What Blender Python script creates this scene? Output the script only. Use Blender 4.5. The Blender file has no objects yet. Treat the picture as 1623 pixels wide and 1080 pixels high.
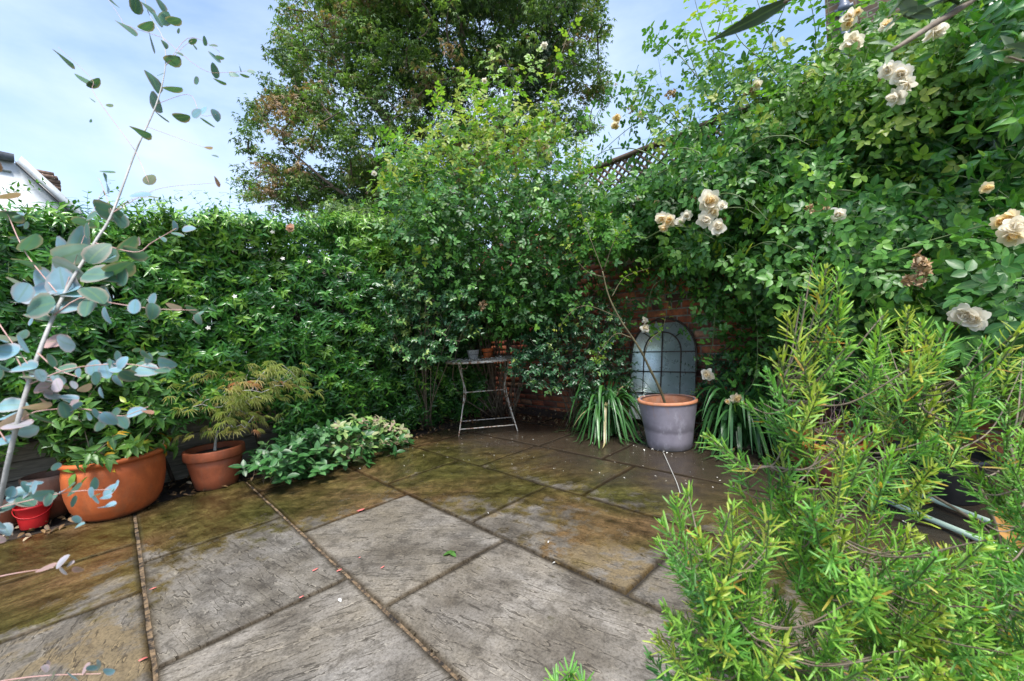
import bpy, math, random
import numpy as np
from mathutils import Matrix, Vector
R = math.radians
rng = np.random.default_rng(11)
random.seed(5)
scene = bpy.context.scene
COL = scene.collection

# ------------------------------------------------------------------ camera
# world: x runs along the paving towards the brick wall, y towards the hedge, z up, camera 1 m above the paving
F0, YAW, HY, ROLL = 640.07, R(44.574), 529.706, R(-3.662)
def ray(px, py):
    px = np.asarray(px, float); py = np.asarray(py, float)
    x = px - 811.5; y = py - 540
    c, s = math.cos(ROLL), math.sin(ROLL)
    x, y = c*x + s*y, -s*x + c*y
    th = math.atan((HY-540)/F0)
    fw = F0*math.cos(th) + y*math.sin(th); up = -(y*math.cos(th)) + F0*math.sin(th)
    return np.stack([x*math.cos(YAW)+fw*math.sin(YAW), -x*math.sin(YAW)+fw*math.cos(YAW), up], -1)/F0
EYE = np.array([0, 0, 1.0])
def P(px, py, d): return EYE + ray(px, py)*np.asarray(d)[..., None]        # at a depth
def G(px, py): r = ray(px, py); return EYE + r*(1/-r[2])                    # on the paving
def AX(px, py, x): r = ray(px, py); return EYE + r*(np.asarray(x)/r[..., 0])[..., None]   # on the plane x
def AY(px, py, y): r = ray(px, py); return EYE + r*(np.asarray(y)/r[..., 1])[..., None]   # on the plane y
def nrm(v): v = np.asarray(v, float); return v/np.maximum(np.linalg.norm(v, axis=-1, keepdims=True), 1e-9)
fwd = nrm(ray(811.5, 540)); rgt = nrm(ray(911.5, 540)-ray(811.5, 540)); upv = np.cross(rgt, fwd)
cam_d = bpy.data.cameras.new('camera'); cam = bpy.data.objects.new('camera', cam_d); COL.objects.link(cam)
M = Matrix(((rgt[0], upv[0], -fwd[0], 0), (rgt[1], upv[1], -fwd[1], 0), (rgt[2], upv[2], -fwd[2], 1.0), (0, 0, 0, 1)))
cam.matrix_world = M
cam_d.sensor_width = 36; cam_d.lens = F0/1623*36
cam_d.clip_start = 0.05; cam_d.clip_end = 500
cam_d.dof.use_dof = True; cam_d.dof.focus_distance = 3.4; cam_d.dof.aperture_fstop = 8
scene.camera = cam

# ------------------------------------------------------------------ world, sun, exposure
SUN_EL, SUN_AZ = R(63), R(232)          # azimuth of the sun, measured from +x towards +y
w = bpy.data.worlds.new('World'); scene.world = w; w.use_nodes = True
nt = w.node_tree; N = nt.nodes; L = nt.links; N.clear()
out = N.new('ShaderNodeOutputWorld'); bg = N.new('ShaderNodeBackground'); sky = N.new('ShaderNodeTexSky')
sky.sky_type = 'NISHITA'; sky.sun_disc = False; sky.sun_elevation = SUN_EL; sky.sun_rotation = R(90)-SUN_AZ
sky.air_density = 1.0; sky.dust_density = 1.5; sky.ozone_density = 1.5
tc = N.new('ShaderNodeTexCoord'); mp = N.new('ShaderNodeMapping'); mp.inputs['Scale'].default_value = (.9, .9, 2.2)
mp.inputs['Rotation'].default_value = (0.1, 0.25, 0.5)
n1 = N.new('ShaderNodeTexNoise'); n1.inputs['Scale'].default_value = 1.7; n1.inputs['Detail'].default_value = 7; n1.inputs['Roughness'].default_value = .55
n1.inputs['Distortion'].default_value = .25
rp = N.new('ShaderNodeValToRGB'); rp.color_ramp.elements[0].position = .40; rp.color_ramp.elements[1].position = .72
rp.color_ramp.elements[0].color = (.10, .10, .10, 1); rp.color_ramp.elements[1].color = (.92, .92, .92, 1)
mx = N.new('ShaderNodeMix'); mx.data_type = 'RGBA'
lum = N.new('ShaderNodeMix'); lum.data_type = 'RGBA'; lum.blend_type = 'MULTIPLY'; lum.inputs[0].default_value = 1
lum.inputs[7].default_value = (1.55, 1.62, 1.66, 1)
L.new(tc.outputs['Generated'], mp.inputs[0]); L.new(mp.outputs[0], n1.inputs['Vector']); L.new(n1.outputs[0], rp.inputs[0])
L.new(rp.outputs[0], mx.inputs[0]); L.new(sky.outputs[0], lum.inputs[6]); L.new(lum.outputs[2], mx.inputs[6])
mx.inputs[7].default_value = (4.7, 5.5, 6.9, 1)
L.new(mx.outputs[2], bg.inputs[0]); bg.inputs[1].default_value = 0.15
L.new(bg.outputs[0], out.inputs[0])
sd = bpy.data.lights.new('sun', 'SUN'); sd.energy = 4.8; sd.angle = R(16); sd.color = (1, .97, .92)
so = bpy.data.objects.new('sun', sd); COL.objects.link(so)
sv = Vector((math.cos(SUN_EL)*math.cos(SUN_AZ), math.cos(SUN_EL)*math.sin(SUN_AZ), math.sin(SUN_EL)))
so.rotation_euler = sv.to_track_quat('Z', 'Y').to_euler(); so.location = (0, 0, 20)
scene.view_settings.view_transform = 'Standard'; scene.view_settings.look = 'None'
scene.view_settings.exposure = 0.50; scene.view_settings.gamma = 1.0

# ------------------------------------------------------------------ materials
MATS = {}
class NT:
    def __init__(s, name):
        s.m = bpy.data.materials.new(name); s.m.use_nodes = True; s.t = s.m.node_tree; s.N = s.t.nodes; s.L = s.t.links
        s.b = s.N['Principled BSDF']; s.o = s.N['Material Output']; MATS[name] = s.m
    def n(s, k, **kw):
        x = s.N.new(k)
        for a, v in kw.items():
            if a.startswith('i_'): x.inputs[a[2:]].default_value = v
            else: setattr(x, a, v)
        return x
    def l(s, a, b): s.L.new(a, b)
    def obj(s, scale=(1, 1, 1), rot=(0, 0, 0)):
        t = s.n('ShaderNodeTexCoord'); m = s.n('ShaderNodeMapping'); m.inputs['Scale'].default_value = scale; m.inputs['Rotation'].default_value = rot
        s.l(t.outputs['Object'], m.inputs[0]); return m.outputs[0]
    def noise(s, vec, scale, detail=4, rough=.55, dist=0):
        x = s.n('ShaderNodeTexNoise'); x.inputs['Scale'].default_value = scale; x.inputs['Detail'].default_value = detail
        x.inputs['Roughness'].default_value = rough; x.inputs['Distortion'].default_value = dist
        if vec is not None: s.l(vec, x.inputs['Vector'])
        return x.outputs[0]
    def ramp(s, fac, stops):
        x = s.n('ShaderNodeValToRGB'); e = x.color_ramp.elements
        while len(e) < len(stops): e.new(.5)
        for q, (p_, c_) in zip(e, stops): q.position = p_; q.color = tuple(c_)+(1,) if len(c_) == 3 else c_
        s.l(fac, x.inputs[0]); return x.outputs[0]
    def mix(s, fac, a, b, mode='MIX'):
        x = s.n('ShaderNodeMix', data_type='RGBA', blend_type=mode)
        for v, i in ((fac, 0), (a, 6), (b, 7)):
            if hasattr(v, 'is_linked') or hasattr(v, 'links'): s.l(v, x.inputs[i])
            else: x.inputs[i].default_value = v if i == 0 else (tuple(v)+(1,))[:4]
        return x.outputs[2]
    def math(s, op, a, b=None, clamp=False):
        x = s.n('ShaderNodeMath', operation=op, use_clamp=clamp)
        for v, i in ((a, 0), (b, 1)):
            if v is None: continue
            if hasattr(v, 'links'): s.l(v, x.inputs[i])
            else: x.inputs[i].default_value = v
        return x.outputs[0]
    def attr(s, name): x = s.n('ShaderNodeAttribute', attribute_name=name); return x
    def sep(s, v):
        x = s.n('ShaderNodeSeparateColor'); s.l(v, x.inputs[0]); return x.outputs
    def bump(s, h, strength=.5, dist=.01, prev=None):
        x = s.n('ShaderNodeBump'); x.inputs['Strength'].default_value = strength; x.inputs['Distance'].default_value = dist
        s.l(h, x.inputs['Height'])
        if prev is not None: s.l(prev, x.inputs['Normal'])
        s.l(x.outputs[0], s.b.inputs['Normal']); return x.outputs[0]
    def col(s, c):
        if hasattr(c, 'links'): s.l(c, s.b.inputs['Base Color'])
        else: s.b.inputs['Base Color'].default_value = tuple(c)+(1,)
    def set(s, **kw):
        for k, v in kw.items():
            k = k.replace('_', ' ')
            i = s.b.inputs[k]
            if hasattr(v, 'links'): s.l(v, i)
            else: i.default_value = v

def leaf_mat(name, stops, rough=.38, trans=.28, vein=.35, edge=None, spec=.5, nz=40, petal=False):
    m = NT(name); c = m.sep(m.attr('leaf').outputs['Color'])
    base = m.ramp(c[0], stops)
    v = m.obj(); nn = m.noise(v, nz, 2)
    k = m.ramp(nn, [(.3, (.9, .9, .88) if petal else (.72, .72, .72)), (.7, (1.03, 1.03, 1.03) if petal else (1.2, 1.2, 1.2))])
    base = m.mix(1.0, base, k, 'MULTIPLY')
    if vein:
        rib = m.math('LESS_THAN', c[2], .10); rib = m.math('MULTIPLY', rib, vein)
        base = m.mix(rib, base, (.16, .26, .07))
    if edge:
        eg = m.ramp(c[2], [(.62, (0, 0, 0)), (1, (1, 1, 1))]); eg = m.math('MULTIPLY', eg, edge[1])
        base = m.mix(eg, base, edge[0])
    m.col(base); m.set(Roughness=rough, Specular_IOR_Level=spec)
    tr = m.n('ShaderNodeBsdfTranslucent'); tcol = m.mix(1.0, base, (1.0, .97, .93) if petal else (1.35, 1.5, .7), 'MULTIPLY'); m.l(tcol, tr.inputs[0])
    ms = m.n('ShaderNodeMixShader'); ms.inputs[0].default_value = trans
    m.l(m.b.outputs[0], ms.inputs[1]); m.l(tr.outputs[0], ms.inputs[2]); m.l(ms.outputs[0], m.o.inputs[0])
    m.bump(m.noise(v, 160, 2), .15, .002)
    return m.m

def simple(name, c1, c2, rough=.6, scale=12, bump=.2, metal=0, spec=.5, detail=5, vscale=(1, 1, 1), bscale=None):
    m = NT(name); v = m.obj(vscale); n = m.noise(v, scale, detail)
    m.col(m.ramp(n, [(.3, c1), (.7, c2)])); m.set(Roughness=rough, Metallic=metal, Specular_IOR_Level=spec)
    if bump: m.bump(m.noise(v, bscale or scale*5, 3), bump, .004)
    return m.m

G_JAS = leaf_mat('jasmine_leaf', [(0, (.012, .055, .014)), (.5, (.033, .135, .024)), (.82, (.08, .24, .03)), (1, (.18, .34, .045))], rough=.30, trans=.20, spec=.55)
G_ROSE = leaf_mat('rose_leaf', [(0, (.018, .07, .018)), (.45, (.050, .165, .028)), (.75, (.11, .28, .036)), (1, (.27, .44, .05))], rough=.44, trans=.30, spec=.5)
G_ROSEY = leaf_mat('young_rose_leaf', [(0, (.03, .10, .03)), (.4, (.08, .2, .035)), (.8, (.18, .33, .04)), (1, (.32, .36, .05))], rough=.42, trans=.42)
G_SMALL = leaf_mat('small_glossy_leaf', [(0, (.014, .05, .022)), (.6, (.04, .12, .045)), (.9, (.09, .2, .05)), (1, (.25, .33, .08))], rough=.34, trans=.18, vein=0, spec=.5)
G_ROSM = leaf_mat('rosemary_leaf', [(0, (.05, .16, .04)), (.5, (.12, .33, .05)), (.90, (.26, .46, .06)), (.955, (.45, .42, .06)), (1, (.55, .28, .05))], rough=.45, trans=.32, vein=.6)
G_EUC = leaf_mat('eucalyptus_leaf', [(0, (.05, .115, .07)), (.35, (.10, .21, .17)), (.65, (.18, .33, .42)), (.86, (.27, .39, .46)), (.93, (.40, .30, .33)), (1, (.34, .17, .11))], rough=.55, trans=.25, vein=.25, edge=((.5, .30, .26), .45), nz=30)
G_TREE = leaf_mat('tree_leaf', [(0, (.055, .10, .038)), (.35, (.10, .18, .048)), (.62, (.19, .31, .065)), (.76, (.23, .23, .10)), (.9, (.24, .16, .11)), (1, (.32, .20, .11))], rough=.5, trans=.3, vein=0)
G_IVY = leaf_mat('ivy_leaf', [(0, (.012, .035, .014)), (1, (.04, .09, .03))], rough=.35, trans=.15)
G_STRAP = leaf_mat('strap_leaf', [(0, (.02, .07, .02)), (.6, (.045, .15, .035)), (.95, (.09, .24, .05)), (1, (.35, .3, .15))], rough=.36, trans=.2, vein=.15)
G_SKIM = leaf_mat('groundcover_leaf', [(0, (.018, .075, .020)), (.45, (.042, .145, .034)), (.75, (.12, .25, .10)), (.88, (.24, .40, .10)), (1, (.34, .26, .20))], rough=.4, trans=.2, vein=.4)
G_MAPLE = leaf_mat('maple_leaf', [(0, (.14, .21, .045)), (.5, (.30, .34, .09)), (.8, (.44, .36, .16)), (1, (.42, .19, .10))], rough=.5, trans=.35, vein=0)
G_BOX = leaf_mat('shrub_leaf', [(0, (.035, .10, .03)), (.5, (.09, .21, .04)), (.85, (.17, .33, .05)), (.96, (.38, .42, .05)), (1, (.55, .33, .03))], rough=.4, trans=.32)
G_OLIVE = leaf_mat('olive_leaf', [(0, (.03, .06, .022)), (.5, (.10, .15, .08)), (1, (.22, .28, .18))], rough=.65, trans=.12, spec=.25)
G_LITTER = leaf_mat('dead_leaf', [(0, (.05, .03, .02)), (.5, (.16, .085, .04)), (.85, (.30, .18, .08)), (1, (.5, .42, .3))], rough=.6, trans=.1)
G_PETAL = leaf_mat('fallen_petal', [(0, (.45, .42, .36)), (1, (.8, .78, .74))], rough=.5, trans=.2, vein=0, petal=True)
G_ROSEP = leaf_mat('rose_petal', [(0, (.92, .88, .79)), (.5, (.92, .83, .64)), (1, (.92, .74, .36))], rough=.6, trans=.5, vein=0, nz=20, petal=True)
G_DEADP = leaf_mat('withered_petal', [(0, (.25, .13, .06)), (.6, (.45, .30, .17)), (1, (.6, .48, .32))], rough=.7, trans=.15, vein=0, nz=20)
G_PEACH = leaf_mat('peach_petal', [(0, (.8, .45, .30)), (1, (.85, .65, .5))], rough=.5, trans=.3, vein=0, nz=20, petal=True)
BARK = simple('bark', (.05, .035, .025), (.15, .11, .08), .85, 25, .8, vscale=(1, 1, .3))
TWIG = simple('green_twig', (.06, .10, .03), (.12, .16, .05), .5, 20, .2)
TWIGB = simple('brown_twig', (.10, .07, .045), (.24, .19, .14), .7, 30, .4)
TWIGG = simple('grey_stem', (.22, .22, .21), (.42, .40, .38), .6, 30, .3)
TWIGR = simple('rosy_stem', (.35, .18, .15), (.55, .36, .32), .5, 30, .2)
SOIL = simple('soil', (.012, .009, .007), (.05, .036, .026), .8, 30, 1.0, bscale=90)
BLACKP = simple('black_plastic', (.012, .013, .015), (.03, .03, .033), .35, 8, .1)
REDP = simple('red_plastic', (.55, .015, .02), (.68, .03, .03), .32, 6, .05)
HOSE = simple('pale_green_hose', (.42, .55, .42), (.60, .72, .58), .4, 12, .1)
WIRE = simple('white_cable_sheath', (.38, .37, .34), (.52, .50, .47), .4, 12, .1)
IRON = simple('dark_iron', (.03, .024, .02), (.10, .06, .04), .6, 40, .4, metal=.3)

def terracotta(name, a, b, stain, rough=.7, amt=.55):
    m = NT(name); v = m.obj(); n = m.noise(v, 9, 6, .6); c = m.ramp(n, [(.3, a), (.7, b)])
    s = m.ramp(m.noise(m.obj((1, 1, .35)), 16, 6, .65), [(.50, (0, 0, 0)), (.72, (1, 1, 1))])
    c = m.mix(m.math('MULTIPLY', s, amt), c, stain)
    bl = m.ramp(m.noise(m.obj((1, 1, .6)), 5, 7, .7), [(.46, (0, 0, 0)), (.60, (.5, .5, .5))]); c = m.mix(bl, c, tuple(q*.55 for q in a))
    sz = m.n('ShaderNodeSeparateXYZ'); m.l(v, sz.inputs[0]); h = m.math('ADD', sz.outputs['Z'], m.math('MULTIPLY', n, -.10)); alg_dark = m.n('ShaderNodeMapRange', clamp=True); m.l(h, alg_dark.inputs[0]); alg_dark.inputs[1].default_value = -.015; alg_dark.inputs[2].default_value = -.055; c = m.mix(m.math('MULTIPLY', alg_dark.outputs[0], .8), c, (.035, .035, .018))  # dirt and algae at the base, doubling as painted contact shade
    sp = m.ramp(m.noise(v, 150, 2), [(.66, (0, 0, 0)), (.72, (.5, .5, .5))]); c = m.mix(sp, c, (.05, .035, .02)); m.col(c); m.set(Roughness=rough)
    m.bump(m.noise(v, 120, 4), .25, .003); return m.m
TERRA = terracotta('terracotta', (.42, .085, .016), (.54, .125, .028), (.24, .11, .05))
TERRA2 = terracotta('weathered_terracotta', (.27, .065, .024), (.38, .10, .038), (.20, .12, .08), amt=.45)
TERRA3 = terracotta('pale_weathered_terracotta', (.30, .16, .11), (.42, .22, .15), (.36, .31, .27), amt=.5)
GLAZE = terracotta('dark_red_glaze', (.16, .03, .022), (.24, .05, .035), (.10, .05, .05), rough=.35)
CLAYX = terracotta('grey_lilac_clay', (.20, .18, .215), (.27, .245, .285), (.15, .13, .15), rough=.6, amt=.8)

def clay():
    m = NT('lilac_clay'); v = m.obj(); n = m.noise(v, 9, 6, .65); c = m.ramp(n, [(.3, (.19, .17, .205)), (.7, (.27, .245, .285))]); sz = m.n('ShaderNodeSeparateXYZ'); m.l(v, sz.inputs[0])
    h = m.math('ADD', sz.outputs['Z'], m.math('MULTIPLY', m.math('SUBTRACT', m.noise(v, 5, 5), .5), .10)); band = m.ramp(h, [(.13, (0, 0, 0)), (.155, (.7, .7, .7)), (.175, (.5, .5, .5)), (.21, (0, 0, 0))]); c = m.mix(band, c, (.085, .075, .09))
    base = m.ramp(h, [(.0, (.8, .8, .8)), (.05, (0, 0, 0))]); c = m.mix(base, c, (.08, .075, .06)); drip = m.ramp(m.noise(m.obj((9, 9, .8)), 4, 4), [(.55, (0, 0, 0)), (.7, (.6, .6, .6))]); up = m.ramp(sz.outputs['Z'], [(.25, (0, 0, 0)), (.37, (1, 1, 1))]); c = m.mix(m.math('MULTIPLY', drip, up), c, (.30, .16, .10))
    pale = m.ramp(m.noise(m.obj((1, 1, .5)), 12, 6, .7), [(.56, (0, 0, 0)), (.68, (.5, .5, .5))]); c = m.mix(pale, c, (.38, .36, .40)); m.col(c); m.set(Roughness=.6); m.bump(m.noise(v, 120, 4), .25, .003); return m.m
CLAY = clay()

def wood(name, a, b, axis=(1, 1, 8), rough=.75, sc=4):
    m = NT(name); v = m.obj(axis); n = m.noise(v, sc, 8, .7, .4)
    c = m.ramp(n, [(.28, a), (.55, tuple((x+y)/2 for x, y in zip(a, b))), (.74, b)])
    g = m.noise(m.obj(), 3, 4); c = m.mix(m.ramp(g, [(.5, (0, 0, 0)), (.75, (.55, .55, .55))]), c, (.05, .065, .03)); m.col(c)
    m.set(Roughness=rough); m.bump(n, .6, .006); return m.m
SLEEP = wood('weathered_sleeper', (.11, .09, .07), (.42, .37, .30), (1.2, 1, 14))
BACKW = wood('dark_backing_wood', (.025, .02, .016), (.10, .08, .06), (10, 1, 1))
LATW = wood('brown_lattice_wood', (.07, .045, .03), (.19, .12, .08), (6, 6, 6))

def brick_mat():
    m = NT('old_brick'); a = m.sep(m.attr('leaf').outputs['Color'])
    c = m.ramp(a[0], [(0, (.05, .03, .03)), (.18, (.18, .06, .04)), (.45, (.42, .105, .045)), (.8, (.54, .17, .07)), (.93, (.48, .30, .20)), (1, (.42, .37, .32))])
    v = m.obj(); n = m.noise(v, 22, 6, .65)
    c = m.mix(m.ramp(n, [(.45, (0, 0, 0)), (.7, (.8, .8, .8))]), c, (.07, .045, .04))
    s = m.noise(v, 3.2, 5, .6); c = m.mix(m.ramp(s, [(.5, (0, 0, 0)), (.68, (.6, .6, .6))]), c, (.05, .05, .035))
    m.col(c); m.set(Roughness=.85); m.bump(m.noise(v, 90, 5), .5, .003); return m.m
BRICK = brick_mat()
MORTAR = simple('mortar', (.14, .12, .10), (.34, .30, .25), .9, 18, .8)

def house_brick():
    m = NT('yellow_stock_brick'); t = m.n('ShaderNodeTexCoord'); mp_ = m.n('ShaderNodeMapping'); mp_.inputs['Rotation'].default_value = (R(90), 0, R(90))
    m.l(t.outputs['Object'], mp_.inputs[0]); sx = m.n('ShaderNodeSeparateXYZ'); m.l(t.outputs['Object'], sx.inputs[0])
    cb = m.n('ShaderNodeCombineXYZ'); m.l(sx.outputs['Y'], cb.inputs[0]); m.l(sx.outputs['Z'], cb.inputs[1])
    b = m.n('ShaderNodeTexBrick'); m.l(cb.outputs[0], b.inputs['Vector']); b.inputs['Scale'].default_value = 1
    b.inputs['Brick Width'].default_value = .225; b.inputs['Row Height'].default_value = .075; b.inputs['Mortar Size'].default_value = .007
    b.inputs['Color1'].default_value = (.26, .16, .085, 1); b.inputs['Color2'].default_value = (.11, .085, .06, 1); b.inputs['Mortar'].default_value = (.30, .27, .22, 1)
    n = m.noise(t.outputs['Object'], 9, 5); c = m.mix(m.ramp(n, [(.4, (0, 0, 0)), (.7, (.5, .5, .5))]), b.outputs[0], (.07, .05, .04)); m.col(c)
    m.set(Roughness=.85); m.bump(b.outputs['Fac'], -.5, .01); return m.m
HBRICK = house_brick()
SLATE = simple('slate', (.06, .065, .075), (.16, .17, .19), .6, 10, .3)
RENDER = simple('white_render', (.66, .70, .74), (.78, .80, .82), .8, 3, .15)
LEAD = simple('grey_lead', (.30, .33, .36), (.45, .48, .5), .5, 5, .1)
TILE = simple('old_clay_tile', (.07, .04, .03), (.22, .14, .10), .8, 14, .8)
PIPE = simple('grey_pipe_paint', (.10, .12, .17), (.15, .17, .23), .4, 5, .05)
TABLEP = None
def rusty():
    m = NT('rusty_white_paint'); v = m.obj(); n = m.noise(v, 30, 6, .65)
    c = m.ramp(n, [(.40, (.50, .48, .43)), (.52, (.42, .36, .30)), (.60, (.20, .09, .04)), (.75, (.09, .045, .03))]); m.col(c)
    m.set(Roughness=.6); m.bump(n, .4, .003); return m.m
RUST = rusty()
def mirror():
    m = NT('aged_mirror'); v = m.obj(); n = m.noise(v, 6, 5)
    m.col(m.ramp(n, [(.3, (.34, .42, .38)), (.7, (.55, .62, .61))])); m.set(Metallic=.5, Roughness=m.ramp(m.noise(v, 14, 4), [(.3, (.22, .22, .22)), (.8, (.42, .42, .42))]))
    return m.m
MIRROR = mirror()

def stone():
    m = NT('riven_sandstone'); suv = m.attr('suv').outputs['Vector']; at_ = m.attr('leaf'); a = m.sep(at_.outputs['Color'])
    t = m.n('ShaderNodeTexCoord'); W = t.outputs['Object']
    mpx = m.n('ShaderNodeMapping'); mpx.inputs['Scale'].default_value = (1, 3.2, 1); m.l(suv, mpx.inputs[0]); st = mpx.outputs[0]
    n_st = m.noise(st, 2.6, 9, .62, .25)            # long riven streaks
    n_big = m.noise(suv, 2.6, 7, .6, .4)
    n_fine = m.noise(suv, 95, 6, .8)
    n_mid = m.noise(suv, 13, 8, .72, .2)
    mpy = m.n('ShaderNodeMapping'); mpy.inputs['Scale'].default_value = (.8, 5.0, 1); m.l(suv, mpy.inputs[0])
    lay = m.noise(mpy.outputs[0], 1.6, 5, .55, .1); lay = m.math('MULTIPLY', lay, 11.0); fr = m.math('FRACT', lay)
    edge = m.ramp(fr, [(0, (.22, .20, .18)), (.07, (.45, .43, .40)), (.16, (1, 1, 1)), (.86, (1, 1, 1)), (1, (1.5, 1.5, 1.46))])
    edge = m.mix(m.ramp(n_mid, [(.38, (.15, .15, .15)), (.50, (1, 1, 1))]), (1, 1, 1), edge)
    grey = m.ramp(n_st, [(.30, (.13, .12, .108)), (.45, (.185, .175, .160)), (.56, (.235, .225, .210)), (.72, (.27, .26, .245))])
    rust = m.ramp(m.math('ADD', m.math('MULTIPLY', n_big, .7), m.math('MULTIPLY', n_mid, .3)), [(.48, (0, 0, 0)), (.54, (.9, .9, .9))]); rust = m.math('MULTIPLY', rust, a[1])
    grey = m.mix(rust, grey, m.mix(n_st, (.10, .075, .035), (.21, .155, .075)))
    tan = m.ramp(m.noise(suv, 1.7, 6, .6), [(.40, (0, 0, 0)), (.62, (.5, .5, .5))]); grey = m.mix(tan, grey, (.155, .13, .085))
    blot = m.ramp(n_big, [(.36, (.55, .52, .48)), (.52, (1, 1, 1)), (.68, (1.25, 1.24, 1.23))]); grey = m.mix(1.0, grey, blot, 'MULTIPLY'); grey = m.mix(1.0, grey, edge, 'MULTIPLY')
    tone = m.ramp(a[0], [(0, (.70, .70, .70)), (1, (1.12, 1.10, 1.08))]); grey = m.mix(1.0, grey, tone, 'MULTIPLY')
    dk = m.ramp(n_mid, [(.38, (.45, .43, .40)), (.50, (1, 1, 1))]); grey = m.mix(.8, grey, dk, 'MULTIPLY')
    pit = m.ramp(n_fine, [(.38, (.48, .46, .43)), (.50, (1, 1, 1)), (.66, (1.35, 1.35, 1.35))]); grey = m.mix(.9, grey, pit, 'MULTIPLY'); grey = m.mix(1.0, grey, (.80, .765, .725), 'MULTIPLY')
    # wet algae band along the planting
    sx = m.n('ShaderNodeSeparateXYZ'); m.l(W, sx.inputs[0])
    wn = m.noise(W, 2.0, 5, .6, .6); wn2 = m.noise(W, 7, 4, .6)
    d1 = m.math('SUBTRACT', sx.outputs['Y'], 2.52); d2 = m.math('SUBTRACT', sx.outputs['X'], 1.55); d = m.math('MAXIMUM', d1, d2)
    d = m.math('ADD', d, m.math('MULTIPLY', m.math('SUBTRACT', wn, .5), 1.5)); d = m.math('ADD', d, m.math('MULTIPLY', m.math('SUBTRACT', wn2, .5), 1.3))
    d = m.math('ADD', d, m.math('MULTIPLY', m.math('SUBTRACT', n_st, .5), -.5))
    d = m.math('ADD', d, m.math('MULTIPLY', m.math('SUBTRACT', n_mid, .5), 1.3)); d = m.math('ADD', d, m.math('MULTIPLY', m.math('SUBTRACT', a[2], .5), .9))
    wet = m.n('ShaderNodeMapRange', clamp=True); m.l(d, wet.inputs[0]); wet.inputs[1].default_value = -.1; wet.inputs[2].default_value = .22; wet = wet.outputs[0]
    alg_dark = m.ramp(m.noise(W, 1.3, 3), [(.38, (.066, .060, .018)), (.50, (.095, .072, .026)), (.62, (.115, .072, .034))])
    alg_dark = m.mix(1.0, alg_dark, m.ramp(n_mid, [(.35, (.38, .36, .32)), (.65, (1.35, 1.35, 1.35))]), 'MULTIPLY')
    alg_dark = m.mix(.6, alg_dark, edge, 'MULTIPLY'); alg_dark = m.mix(.7, alg_dark, pit, 'MULTIPLY')
    alg_dark = m.mix(1.0, alg_dark, m.ramp(n_st, [(.38, (.5, .5, .5)), (.62, (1.25, 1.25, 1.25))]), 'MULTIPLY')
    # the dampest, blackest strip next to the wall
    e1 = m.math('SUBTRACT', sx.outputs['X'], 2.15); e1 = m.math('ADD', e1, m.math('MULTIPLY', m.math('SUBTRACT', wn, .5), 1.4))
    damp = m.n('ShaderNodeMapRange', clamp=True); m.l(e1, damp.inputs[0]); damp.inputs[1].default_value = -.15; damp.inputs[2].default_value = .45; damp = damp.outputs[0]
    alg_dark = m.mix(damp, alg_dark, m.mix(n_mid, (.012, .010, .008), (.07, .052, .034)))
    c = m.mix(wet, grey, alg_dark); c = m.mix(at_.outputs['Alpha'], m.mix(1.0, c, (.50, .47, .42), 'MULTIPLY'), c); m.col(c)
    # red paint flecks
    pool = m.ramp(wn2, [(.42, (.04, .04, .04)), (.62, (.26, .26, .26))])
    m.l(m.mix(at_.outputs['Alpha'], (.9, .9, .9), m.mix(wet, (.72, .72, .72), pool)), m.b.inputs['Roughness']); m.l(m.mix(at_.outputs['Alpha'], (.05, .05, .05), (.5, .5, .5)), m.b.inputs['Specular IOR Level'])
    b0 = m.bump(m.math('FLOOR', lay), .9, .0035); b1 = m.bump(n_st, .4, .010, b0); b2 = m.bump(n_mid, .5, .005, b1); m.bump(n_fine, .6, .0022, b2)
    return m.m
STONE = stone()
def joint_mat():
    m = NT('joint_mortar'); v = m.obj(); sx = m.n('ShaderNodeSeparateXYZ'); m.l(v, sx.inputs[0]); k = m.math('ABSOLUTE', m.math('SUBTRACT', sx.outputs['X'], .352)); k = m.math('LESS_THAN', k, .345)
    k2 = m.math('LESS_THAN', m.math('ABSOLUTE', m.math('SUBTRACT', m.math('ABSOLUTE', m.math('SUBTRACT', sx.outputs['X'], .3515)), .3165)), .02)
    n = m.noise(v, 30, 5, .7); a = m.ramp(n, [(.42, (.015, .011, .008)), (.6, (.20, .135, .075))]); b = m.ramp(n, [(.3, (.006, .005, .004)), (.7, (.04, .03, .02))]); m.col(m.mix(k2, b, a)); m.set(Roughness=.9); m.bump(m.noise(v, 130, 3), 1, .004); return m.m
JOINT = joint_mat()
PAINT = simple('red_paint_fleck', (.6, .12, .10), (.7, .2, .17), .7, 30, .1)

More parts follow.
